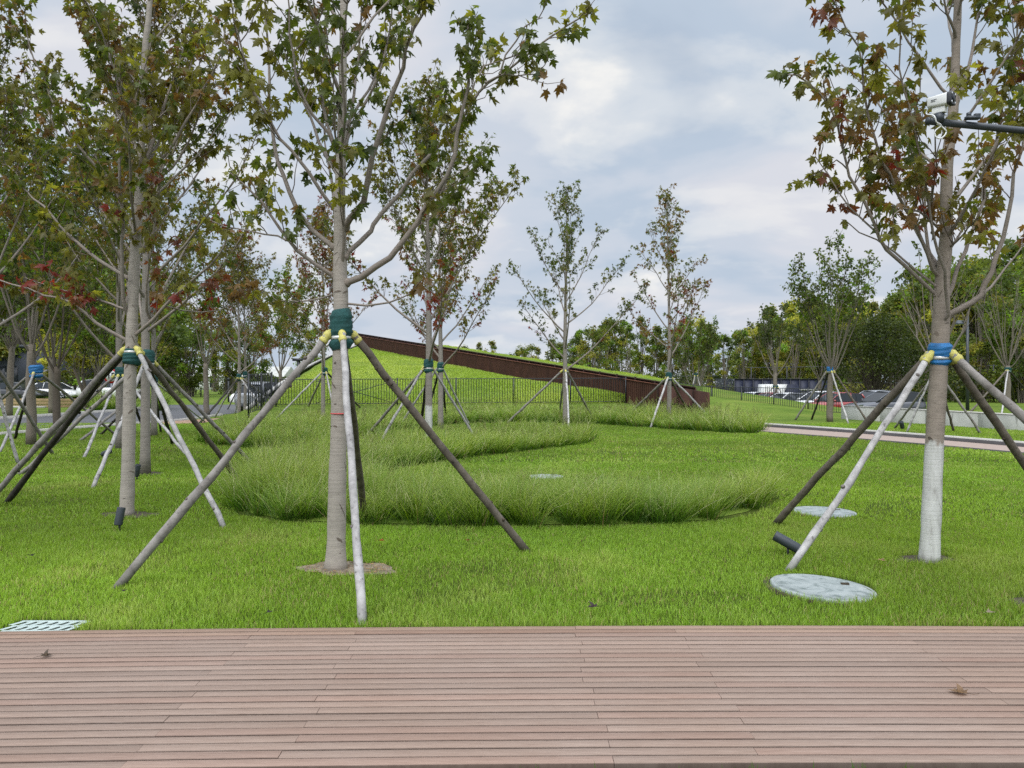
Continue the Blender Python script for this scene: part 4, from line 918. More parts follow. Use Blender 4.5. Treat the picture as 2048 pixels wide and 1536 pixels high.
brace('timber brace of the narrow maple before the end of the rusted wall', 1338, 29.0, 757, [(1243, 842), (1301, 853), (1432, 846), (1386, 836)], ['grey', 'pale', 'pale', 'brown'], 0.085, pr=0.045)
brace('timber brace with blue band round the broad ash near the concrete wall', 1660, 31.4, 744, [(1590, 839), (1623, 838), (1697, 846), (1737, 844)], ['grey', 'dark', 'pale', 'brown'], 0.105, wrap='blue', pr=0.04, wrap_h=(0.0, 0.22))
brace('timber brace seen behind the white based maple', 1872, 24.0, 752, [(1788, 855), (1813, 863), (1908, 861), (1962, 865)], ['grey', 'pale', 'brown', 'grey'], 0.09, wrap='blue', pr=0.038)
brace('timber brace with blue wrap round the white based maple on the right', 1860, 6.66, 716, [(1548, 1044), (1576, 1134), (2469, 1200), (2172, 1090)], ['brown', 'pale', 'grey', 'brown'], 0.068, wrap='blue', apex_px=1880, wrap_h=(0.06, 0.14), pr=0.037)
brace('dark thin brace of the bare ash at the right edge', 2016, 50.0, 742, [(1940, 817), (2002, 822), (2030, 806), (2078, 811)], ['brown', 'pale', 'dark', 'dark'], 0.15, pr=0.06, detail=False)
brace('small brace of the ash standing among the parked cars', 1551, 58.0, 776, [(1500, 806, 59), (1540, 808, 56), (1590, 806, 57)], ['pale', 'pale', 'grey'], 0.15, pr=0.05, detail=False)
brace('pale brace of the wide stemmed ash beyond the mound', 1392, 70.0, 752, [(1378, 806, 69), (1412, 803, 68.5), (1430, 800, 72)], ['pale', 'pale', 'pale'], 0.16, pr=0.06, detail=False)
# red tag tied round the central trunk
a = P(680, 827, 6.39); t = thing('trunk_tag', 'small red tag on a cord round the central trunk', 'tag', a)
MB().lathe([(0.079, -0.003), (0.081, 0), (0.079, 0.003)], a, 20).build('cord', M['red'], t)
MB().box(a+(0.060, -0.075, -0.014), a+(0.095, -0.069, 0.016)).build('label_plate', M['red'], t)
# ================================================================== grass
BED_F = [(462,1000),(475,1025),(560,1040),(700,1046),(850,1049),(1000,1050),(1150,1049),(1300,1046),(1430,1040),(1520,1022),(1562,995),(1540,983),(1400,992),(1200,995),(1000,995),(850,988),(765,975),(732,955),(745,945),(830,930),(900,918),(980,908),(1050,900),(1130,891),(1180,884),(1188,874),(1150,872),(1050,874),(950,878),(850,882),(760,886),(690,896),(640,908),(590,922),(545,940),(500,960),(468,982)]
BED_B = [(395,880),(420,889),(480,893),(560,894),(640,890),(700,880),(760,866),(820,856),(900,848),(1000,844),(1100,844),(1200,848),(1312,855),(1400,861),(1460,865),(1515,866),(1527,858),(1500,849),(1400,841),(1300,835),(1150,832),(1000,832),(850,838),(700,850),(600,861),(500,869),(420,873)]
BF = np.array([G(*p)[:2] for p in BED_F]); BB = np.array([G(*p)[:2] for p in BED_B])
rng = np.random.RandomState(77)
def lawn_blades(name, y0, y1, dens, h, wd, seed, xlim=None):
    r = np.random.RandomState(seed); xl = xlim or (0.72*y1+0.6)
    n = int((2*xl)*(y1-y0)*dens); x = r.uniform(-xl, xl, n); y = r.uniform(y0, y1, n)
    ok = (np.abs(x) < 0.71*y+0.5) & (y > 4.815+deck_edge(x)) if y0 > 4 else np.abs(x) < 99
    if y0 > 4:
        for p in SOIL: 
            q = p[:, :2]; c = q.mean(0); dd = np.hypot(x-c[0], (y-c[1])*1.4); ok &= ~(inpoly(x, y, q) & (r.rand(n) > 0.03+0.55*np.clip(dd/0.38-0.45, 0, 1)**2*(vn(x, y, 0.12, 21) > .45)))
        for c, rr in LIDS: ok &= (x-c[0])**2+(y-c[1])**2 > (rr*(0.97+0.08*r.rand(n)))**2
        ok &= ~inpoly(x, y, GRATE); ok &= ~inpoly(x, y, BF); ok &= ~inpoly(x, y, BB); ok &= ~inpoly(x, y, PATH)
    x, y = x[ok], y[ok]; n = len(x)
    patch = vn(x, y, 1.1, 1)*0.6+vn(x, y, 0.35, 2)*0.4; big = vn(x, y, 4.0, 3)
    sparse = (vn(x, y, 0.9, 9) > 0.80) & (r.rand(n) < 0.45)
    keep = ~sparse; x, y, patch, big = x[keep], y[keep], patch[keep], big[keep]; n = len(x)
    hh = h*(0.55+0.75*patch)*r.uniform(0.6, 1.25, n)
    if y0 > 4:
        hh *= 1+0.55*np.exp(-np.maximum(y-4.82, 0)/0.25)*(vn(x, y, 0.4, 5))
        for c, rr in LIDS: hh *= 1+0.5*np.exp(-np.abs(np.hypot(x-c[0], y-c[1])-rr)/0.06)
        for p in SOIL:
            c = p[:, :2].mean(0); hh *= 1+0.30*np.exp(-np.maximum(np.hypot((x-c[0])/1.4, y-c[1])-0.33, 0)/0.10)
    tuft = (vn(x, y, 0.22, 17) > 0.83) & (vn(x, y, 1.6, 18) > .4); hh[tuft] *= 1.55
    a = r.rand(n)*6.283; lean = r.uniform(0.1, 0.75, n)*hh
    z0 = HG(x, y)-0.004
    wdir = r.rand(n)*math.pi; wx, wy = np.cos(wdir)*wd*0.5, np.sin(wdir)*wd*0.5
    lx, ly = np.cos(a)*lean, np.sin(a)*lean
    V = np.zeros((n, 5, 3))
    V[:, 0] = np.stack([x-wx, y-wy, z0], -1); V[:, 1] = np.stack([x+wx, y+wy, z0], -1)
    V[:, 2] = np.stack([x+wx*.8+lx*.35, y+wy*.8+ly*.35, z0+hh*.6], -1); V[:, 3] = np.stack([x-wx*.8+lx*.35, y-wy*.8+ly*.35, z0+hh*.6], -1)
    V[:, 4] = np.stack([x+lx, y+ly, z0+hh], -1)
    i = np.arange(n)*5
    c0 = np.array((.152, .258, .032)); c1 = np.array((.240, .350, .046)); c2 = np.array((.37, .40, .115))
    k = np.clip(big*0.9+r.normal(0, .22, n), 0, 1)[:, None]; col = c0*(1-k)+c1*k
    yl = (np.clip(patch*1.3-0.72+r.normal(0, .16, n), 0, 1))[:, None]; col = col*(1-yl)+c2*yl
    dry = r.rand(n) < 0.025+0.06*(vn(x, y, 0.7, 11) > 0.72); col[dry] = np.array((.34, .27, .13))
    col *= r.uniform(0.68, 1.32, (n, 1))*(0.70+0.60*vn(x, y, 2.3, 15)[:, None])
    mb = MB(); mb.add(V.reshape(-1, 3), np.stack([i, i+1, i+2, i+3], -1), col)
    F3 = np.stack([i+3, i+2, i+4], -1); mb.f.append(F3.ravel()); mb.fs.append(np.full(n, 3)); mb.c.append(col*1.08)
    return mb
mb = lawn_blades('near', 4.70, 8.6, 7000, 0.046, 0.0042, 1)
o = mb.build('lawn_grass', M['grass']); tag(o, 'short mown green grass of the lawn nearest the deck', 'grass', kind='stuff')
mb = lawn_blades('mid', 8.6, 15.0, 2300, 0.044, 0.0085, 2)
mb2 = lawn_blades('far', 15.0, 30.0, 480, 0.045, 0.018, 3)
for b2 in (mb2,):
    mb.v += b2.v; mb.f += [f+mb.n for f in b2.f]; mb.fs += b2.fs; mb.c += b2.c; mb.n += b2.n
tag(mb.build('lawn_grass', M['grass']), 'short mown green grass of the lawn further from the deck', 'grass', kind='stuff')
# sprigs along the near side of the deck
r = np.random.RandomState(9); mb = MB()
xs = np.concatenate([r.normal(c, 0.035, 7) for c in (0.10, 0.95, 1.35, 1.56)]+[r.uniform(-0.05, 2.0, 12)])
for x in xs:
    hgt = r.uniform(0.015, 0.065); a = r.normal(0, 0.4); w_ = 0.0022
    p = np.array((x, 2.985+deck_edge(x)+r.uniform(-0.03, 0.004), -0.035)); tip = p+(hgt*math.sin(a)*0.6, r.normal(0, 0.01), 0.035+hgt); md = (p+tip)/2+(0, 0, 0.006)
    mb.add([p-(w_, 0, 0), p+(w_, 0, 0), md+(w_*.8, 0, 0), md-(w_*.8, 0, 0), tip], [(0, 1, 2, 3)], (.06, .15, .02)); mb.add([md+(w_*.8, 0, 0), tip, md-(w_*.8, 0, 0)], [(0, 1, 2)], (.07, .16, .02))
tag(mb.build('grass_sprigs', M['grass']), 'green grass sprigs poking up at the near edge of the deck', 'grass', kind='stuff')

def tall_grass(label, poly, dens_near, seed, h=0.62, spacing=0.24):
    r = np.random.RandomState(seed); lo, hi = poly.min(0), poly.max(0)
    n0 = int((hi[0]-lo[0])*(hi[1]-lo[1])/spacing**2); tx_, ty_ = r.uniform(lo[0], hi[0], n0), r.uniform(lo[1], hi[1], n0)
    ok = inpoly(tx_, ty_, poly); tx_, ty_ = tx_[ok], ty_[ok]
    mb = MB(); per = np.clip(0.56*dens_near*spacing**2*np.minimum(1, (9.5/ty_)**1.5), 8, None).astype(int)
    idx = np.repeat(np.arange(len(tx_)), per); n = len(idx)
    ca = r.rand(n)*6.283; cr = np.abs(r.normal(0, 0.075, n)); bx = tx_[idx]+cr*np.cos(ca); by = ty_[idx]+cr*np.sin(ca)
    th = h*(0.62+0.60*vn(tx_, ty_, 1.3, seed))*r.uniform(0.72, 1.22, len(tx_)); L = th[idx]*r.uniform(0.55, 1.22, n)*1.12
    stray = r.rand(n) < 0.05; L[stray] *= 1.32
    oa = ca+r.normal(0, 0.7, n); lean = np.clip(0.12+cr*4.0+r.normal(0, 0.13, n), 0.02, 0.95)
    wind = np.array((0.06, 0.0))
    wd = np.maximum(0.0066, 0.00076*by)*r.uniform(0.7, 1.3, n)
    wa = r.rand(n)*math.pi; wx, wy = np.cos(wa)*wd/2, np.sin(wa)*wd/2
    droop = np.clip(r.normal(0.40, 0.24, n), 0, 1.0)
    S = 5; V = np.zeros((n, 2*S-1, 3)); z0 = HG(bx, by)-0.01
    for k in range(S):
        f = k/(S-1); hor = L*(lean*f+droop*0.62*f**2.6); ver = L*(f*np.sqrt(np.clip(1-(lean*0.6)**2, .2, 1))-droop*0.42*f**3)
        X = bx+np.cos(oa)*hor+wind[0]*L*f*f; Yv = by+np.sin(oa)*hor; Z = z0+ver
        tw = 1-0.75*f
        if k < S-1:
            V[:, 2*k] = np.stack([X-wx*tw, Yv-wy*tw, Z], -1); V[:, 2*k+1] = np.stack([X+wx*tw, Yv+wy*tw, Z], -1)
        else: V[:, 2*k] = np.stack([X, Yv, Z], -1)
    i = np.arange(n)*(2*S-1)
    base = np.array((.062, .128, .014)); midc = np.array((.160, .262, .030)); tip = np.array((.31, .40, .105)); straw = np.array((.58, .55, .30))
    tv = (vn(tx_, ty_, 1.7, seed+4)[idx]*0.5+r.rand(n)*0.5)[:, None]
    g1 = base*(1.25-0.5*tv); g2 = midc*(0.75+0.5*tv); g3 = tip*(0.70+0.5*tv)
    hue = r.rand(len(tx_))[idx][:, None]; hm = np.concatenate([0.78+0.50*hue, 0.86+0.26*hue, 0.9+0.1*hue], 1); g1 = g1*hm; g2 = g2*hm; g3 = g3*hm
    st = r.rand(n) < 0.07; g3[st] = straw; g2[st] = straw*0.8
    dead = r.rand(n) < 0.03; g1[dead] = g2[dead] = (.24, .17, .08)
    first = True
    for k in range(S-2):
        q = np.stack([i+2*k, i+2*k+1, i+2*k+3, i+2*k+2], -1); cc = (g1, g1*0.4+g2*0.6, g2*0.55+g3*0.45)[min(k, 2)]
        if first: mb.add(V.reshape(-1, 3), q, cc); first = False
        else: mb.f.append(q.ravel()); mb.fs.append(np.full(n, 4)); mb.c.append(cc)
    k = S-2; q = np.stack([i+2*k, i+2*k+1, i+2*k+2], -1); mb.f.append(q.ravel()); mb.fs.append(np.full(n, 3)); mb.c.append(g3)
    # flowering stalks and loose seed heads
    m = int(len(tx_)*0.42); j = r.randint(0, len(tx_), m)
    for a in j:
        p = np.array((tx_[a]+r.normal(0, .06), ty_[a]+r.normal(0, .06), -0.02)); az = r.rand()*6.28; ln = th[a]*r.uniform(1.15, 1.55); le = r.uniform(0.05, 0.35)
        t_ = np.linspace(0, 1, 4)[:, None]; d = np.array((math.cos(az)*le, math.sin(az)*le, 1.0)); pts = p+d*ln*t_+np.array((math.cos(az), math.sin(az), -0.5))*0.16*ln*t_**3
        w_ = max(0.0013, 0.00022*p[1]); mb.tube(pts, [w_, w_, w_*.9, w_*.7], 3, cap=False, c=(.24, .30, .07))
        for q_ in range(7):
            s0 = pts[3]-d*ln*0.035*q_; a2 = r.rand()*6.28; e = s0+np.array((math.cos(a2), math.sin(a2), 0.5))*r.uniform(.02, .055)
            mb.tube([s0, e], [w_*0.8, w_*0.9], 3, cap=False, c=(.30, .30, .12))
    return tag(mb.build('tall_grass', M['grass']), label, 'ornamental grass', kind='stuff')
tall_grass('curving bed of tall ornamental grass nearest the deck', BF, 3000, 5, 0.53)
tall_grass('long bed of tall ornamental grass in front of the mound fence', BB, 3000, 6, 0.60)
def soil_bed(poly):
    tg = unit(np.roll(poly, -1, 0)-np.roll(poly, 1, 0)); ar = np.sum(poly[:, 0]*np.roll(poly[:, 1], -1)-np.roll(poly[:, 0], -1)*poly[:, 1]); poly = poly+np.stack([-tg[:, 1], tg[:, 0]], -1)*0.16*np.sign(ar)
    mb = MB(); n = len(poly); V = np.column_stack([poly, np.full(n, -0.024)])
    mb.add(V, [tuple(range(n))]); tag(mb.build('bed_soil', M['lawn']), kind='structure')
soil_bed(BF); soil_bed(BB)
# a clump of brown reeds by the road
tall_grass('brownish clump of tall grass beside the road kerb', np.array([P(296, 0, 44)[:2], P(330, 0, 44)[:2], P(332, 0, 49)[:2], P(296, 0, 49)[:2]]), 3000, 8, 1.5, 0.3)
tall_grass('green brown hedge of tall grass in front of the white car', np.array([P(186, 0, 44)[:2], P(268, 0, 44)[:2], P(270, 0, 47)[:2], P(186, 0, 47)[:2]]), 3000, 9, 1.1, 0.3)

def mound_turf():
    r = np.random.RandomState(12); n = 90000; mb = MB(); A_, B_, t_, s_ = [], [], r.rand(n), r.rand(n)
    i = np.minimum((t_*58).astype(int), 58); f = (t_*58-i)[:, None]
    lo = fl[i]*(1-f)+fl[i+1]*f; hi = base2[i]*(1-f)+base2[i+1]*f; p = lo*(1-s_[:, None])+hi*s_[:, None]; p[:, 2] += 0.35*np.sin(s_*math.pi)-0.03
    m = 24000; u_ = r.rand(m)*58; i = u_.astype(int); f = (u_-i)[:, None]; q = cr[i]*(1-f)+cr[i+1]*f; q[:, 0] += r.normal(0, .25, m); q[:, 2] -= 0.02
    p = np.concatenate([p, q]); n = len(p)
    h = r.uniform(.05, .15, n)*(0.6+0.8*vn(p[:, 0], p[:, 1], 1.5, 31)); a = r.rand(n)*6.28; w_ = 0.02+0.0005*p[:, 1]; wx, wy = np.cos(a)*w_, np.sin(a)*w_
    b_ = r.rand(n)*6.28; V = np.stack([p-np.stack([wx, wy, 0*wx], -1), p+np.stack([wx, wy, 0*wx], -1), p+np.stack([np.cos(b_)*h*.6, np.sin(b_)*h*.6, h], -1)], 1)
    k = np.clip(vn(p[:, 0], p[:, 1], 3.0, 32)+r.normal(0, .2, n), 0, 1)[:, None]
    mb.add(V.reshape(-1, 3), np.arange(3*n).reshape(-1, 3), (np.array((.26, .37, .05))*(1-k)+np.array((.42, .49, .10))*k)*r.uniform(.75, 1.2, (n, 1)))
    tag(mb.build('mound_turf', M['grass']), 'mown turf covering the slope of the mound', 'grass', kind='stuff')
mound_turf()
# ================================================================== small things on the lawn
def uplight(label, px, py, axis, L=0.20, r=0.043):
    c = G(px, py); ax = unit(axis); b = c+np.array((0, 0, 0.035)); t = thing('spotlight', label, 'spotlight', (c[0], c[1], -0.03), 'black garden spotlights')
    e = b+ax*L
    MB().tube([b, b+ax*0.006, b+ax*0.01, e-ax*0.004, e, e, e-ax*0.02], [r*0.8, r*0.98, r, r, r*0.99, r*0.86, r*0.85], 20).build('body', M['darkgrey'], t)
    MB().tube([e-ax*0.022, e-ax*0.018], [r*0.84, r*0.84], 16).build('glass', M['glass'], t)
    s = b+ax*L*0.45
    MB().tube([(s[0], s[1], -0.1), s], 0.012, 8).build('spike', M['black'], t)
    return t
uplight('upright black spotlight at the foot of the olive and rusty maple', 236, 1057, (0.12, 0.15, 1.0), 0.19)
uplight('black spotlight leaning beside the second trunk in the left row', 272, 957, (0.25, -0.1, 1.0), 0.20)
uplight('tilted black spotlight lying behind the pale stake near the large lid', 1598, 1106, (-0.85, 0.3, 0.48), 0.24, 0.047)
uplight('small black spotlight on the lawn near the concrete wall', 1805, 858, (-0.4, -0.4, 0.9), 0.25, 0.07)
uplight('black spotlight lying on the lawn behind the left maple row', 205, 912, (0.9, -0.3, 0.35), 0.22, 0.055)
def fallen(label, px, py, size, col, seed, z=0.003, curl=0.6):
    r = np.random.RandomState(seed); c = G(px, py, z); mb = MB(); n = 18; p = LEAF_NEAR; a = r.rand()*6.28
    x = (p[:, 0]-0.45)*size; y = p[:, 1]*size; zz = curl*size*(np.abs(p[:, 1])**1.4*0.9+0.25*(p[:, 0]-0.4)**2)+0.004
    k = len(p); V = np.stack([c[0]+x*math.cos(a)-y*math.sin(a), c[1]+x*math.sin(a)+y*math.cos(a), c[2]+zz], -1)
    V = np.vstack([V, [[c[0], c[1], c[2]+0.004]]]); cc = np.array(col)*r.uniform(0.7, 1.2, (k, 1))
    mb.add(V, [(i, (i+1) % k, k) for i in range(k)], cc)
    s0 = V[0]; mb.tube([s0, s0+np.array((-math.cos(a), -math.sin(a), 0.03))*size*0.35, s0+np.array((-math.cos(a+.4), -math.sin(a+.4), 0.02))*size*0.7], 0.0012, 3, c=np.array(col)*0.7)
    return tag(mb.build('fallen_leaf', M['leaf'], org=c), label, 'leaf', 'fallen leaves')
fallen('curled dry brown leaf lying on the right part of the deck', 1915, 1386, 0.085, (.26, .17, .10), 1, curl=0.9)
fallen('small dark withered leaf lying on the left part of the deck', 95, 1313, 0.06, (.09, .07, .05), 7, curl=1.3)
fallen('dark curled leaf on the grass near the middle of the deck edge', 1184, 1216, 0.085, (.07, .05, .05), 3, z=0.05, curl=1.0)
fallen('red leaf on the grass right of the central trunk', 764, 1082, 0.06, (.40, .07, .04), 4, z=0.045)
fallen('small dark red leaf on the grass under the right leaning stake', 936, 1081, 0.05, (.22, .04, .03), 5, z=0.045)
fallen('dark leaf on the grass far left of the spotlit maple', 63, 1112, 0.07, (.05, .04, .04), 6, z=0.045)
fallen('tan leaf on the grass near the white based maple', 1765, 1122, 0.07, (.34, .22, .12), 8, z=0.045)
fallen('pale leaf on the grass by the right end of the deck', 1983, 1226, 0.06, (.42, .33, .26), 9, z=0.05)
fallen('dark leaf on the grass below the left stake foot', 248, 1183, 0.05, (.05, .04, .04), 10, z=0.045)
fallen('dark leaf on the grass near the deck left of the white front stake', 541, 1225, 0.05, (.06, .05, .05), 12, z=0.045)
fallen('brown leaf on the grass right of the back lid', 1820, 974, 0.08, (.12, .08, .05), 13, z=0.045)
# litter of bark and twigs round the central trunk
r = np.random.RandomState(4); mb = MB()
for i in range(170):
    a, q = r.rand()*6.28, math.sqrt(r.rand()); p = gA+np.array((0.10+0.36*q*math.cos(a), 0.0+0.24*q*math.sin(a), -0.012+r.rand()*0.01)); d = r.rand()*6.28; L = r.uniform(0.01, 0.05)
    mb.tube([p, p+np.array((math.cos(d), math.sin(d), r.uniform(-.1, .25)))*L], r.uniform(.001, .003), 3, c=r.uniform(.5, 1.6)*np.array((1.0, .85, .6)))
tag(mb.build('bark_litter', simple('litter', (0.30, 0.22, 0.13), 0.9, tint=True)), 'twigs and bark crumbs on the bare soil round the central trunk', 'litter', kind='stuff')

# ================================================================== camera mast on the right
t = thing('camera_mast', 'dark steel mast arm carrying a white surveillance camera at the top right', 'mast', (5.45, 6.1, 0))
aL, aR = P(1855, 242, 5.6), np.array((5.45, 6.1, 3.48))
MB().tube([aL, aR], 0.026, 16).build('arm', M['darkgrey'], t, smooth=False)
MB().tube([aL-(0.004, 0, 0), aL+(0.012, 0, 0)], 0.029, 16).build('end_cap', M['darkgrey'], t)
MB().tube([(5.45, 6.1, -0.05), (5.45, 6.1, 3.7)], [0.06, 0.05], 18).build('mast', M['darkgrey'], t)
MB().lathe([(0.13, -0.03), (0.13, 0.0), (0.065, 0.03)], (5.45, 6.1, 0), 18).build('base_plate', M['darkgrey'], t)
cb = thing('surveillance_camera', 'white box surveillance camera with black front on the mast arm', 'camera', aL+(0.08, 0, 0.03))
d = unit(np.array((0.64, -0.77, -0.03))); cc = P(1882, 202, 5.58); sd = unit(np.cross(d, (0, 0, 1))); upv = np.cross(sd, d)
Mx = Matrix(((sd[0], d[0], upv[0], cc[0]), (sd[1], d[1], upv[1], cc[1]), (sd[2], d[2], upv[2], cc[2]), (0, 0, 0, 1)))
def loft_box(m, stations, cen_up=0.0, k=0.35):
    """rounded rectangular loft along local y; stations: (y, half width, half height)"""
    mb = MB(); rings = []
    for y, a, h in stations:
        c = min(a, h)*k; pts = []
        for qx, qz, a0 in ((a-c, h-c, 0), (-a+c, h-c, 1), (-a+c, -h+c, 2), (a-c, -h+c, 3)):
            for j in range(4): an = (a0+j/3)*math.pi/2; pts.append((qx+c*math.cos(an), y, qz+c*math.sin(an)+cen_up))
        rings.append(pts)
    Q = np.array(rings); R3 = np.asarray(m.to_3x3()); Q = Q @ R3.T+np.array(m.translation); n, k_ = Q.shape[:2]
    i = np.arange(n-1)[:, None]*k_; j = np.arange(k_); mb.add(Q.reshape(-1, 3), np.stack([i+j, i+(j+1) % k_, i+k_+(j+1) % k_, i+k_+j], -1).reshape(-1, 4))
    mb.add(Q[0], [tuple(range(k_))]); mb.add(Q[-1], [tuple(range(k_))[::-1]]); return mb
loft_box(Mx, [(-0.085, 0.030, 0.030), (-0.081, 0.039, 0.039), (0.055, 0.045, 0.045)]).build('housing', M['white'], cb)
loft_box(Mx, [(0.055, 0.0455, 0.0455), (0.083, 0.048, 0.048), (0.086, 0.044, 0.044)]).build('front', M['black'], cb)
MB().tube([cc+d*0.084, cc+d*0.091], [0.029, 0.027], 18).build('lens', M['glass'], cb)
mb = MB()
for q in (-1, 1):
    for v in (-1, 1): mb.tube([cc+d*0.085+sd*0.030*q+upv*0.030*v, cc+d*0.089+sd*0.030*q+upv*0.030*v], [0.009, 0.008], 10)
mb.build('lamp', M['lens'], cb)
bq = cc-upv*0.068+d*(-0.008)
loft_box(Matrix(((sd[0], d[0], upv[0], bq[0]), (sd[1], d[1], upv[1], bq[1]), (sd[2], d[2], upv[2], bq[2]), (0, 0, 0, 1))), [(-0.045, 0.023, 0.023), (0.045, 0.025, 0.023)], k=0.2).build('bracket', M['white'], cb)
MB().tube([bq-(0, 0, 0.022), bq-(0, 0, 0.085)], [0.034, 0.030], 12).build('mount', M['darkgrey'], cb)
lp = [cc-d*0.080-upv*0.02, cc-d*0.10-upv*0.07, aL+np.array((0.03, -0.03, 0.03)), aL+np.array((0.05, -0.032, -0.02)), aL+np.array((0.09, -0.02, -0.04)), aL+np.array((0.05, -0.01, -0.08)), aL+np.array((0.06, -0.01, -0.125)), aL+np.array((0.10, -0.01, -0.13)), aL+np.array((0.135, -0.01, -0.085)), aL+np.array((0.10, -0.01, -0.045)), aL+np.array((0.06, -0.02, -0.03))]
MB().tube(smooth_path(lp, 50), 0.0055, 6).build('cable', M['white'], cb, smooth=True)
# two short lines of tiny dark print on the housing side, unreadable in the picture
p0 = cc-d*0.055+sd*0.0; mb = MB()
sdv = sd if sd[1] < 0 else -sd
for i, L in enumerate((0.040, 0.030)):
    q = p0+sdv*0.0415+upv*(0.008-0.012*i); mb.tube([q, q+d*L], 0.003, 4)
mb.build('print', M['darkgrey'], cb)
f0 = P(1945, 236, 5.63); t2 = MB(); t2.box(f0+(-0.05, -0.02, -0.01), f0+(0.05, 0.02, 0.012)); t2.box(f0+(-0.04, -0.012, 0.012), f0+(-0.015, 0.012, 0.04)); t2.box(f0+(0.015, -0.012, 0.012), f0+(0.055, 0.012, 0.032)); t2.build('clamp', M['darkgrey'], t)
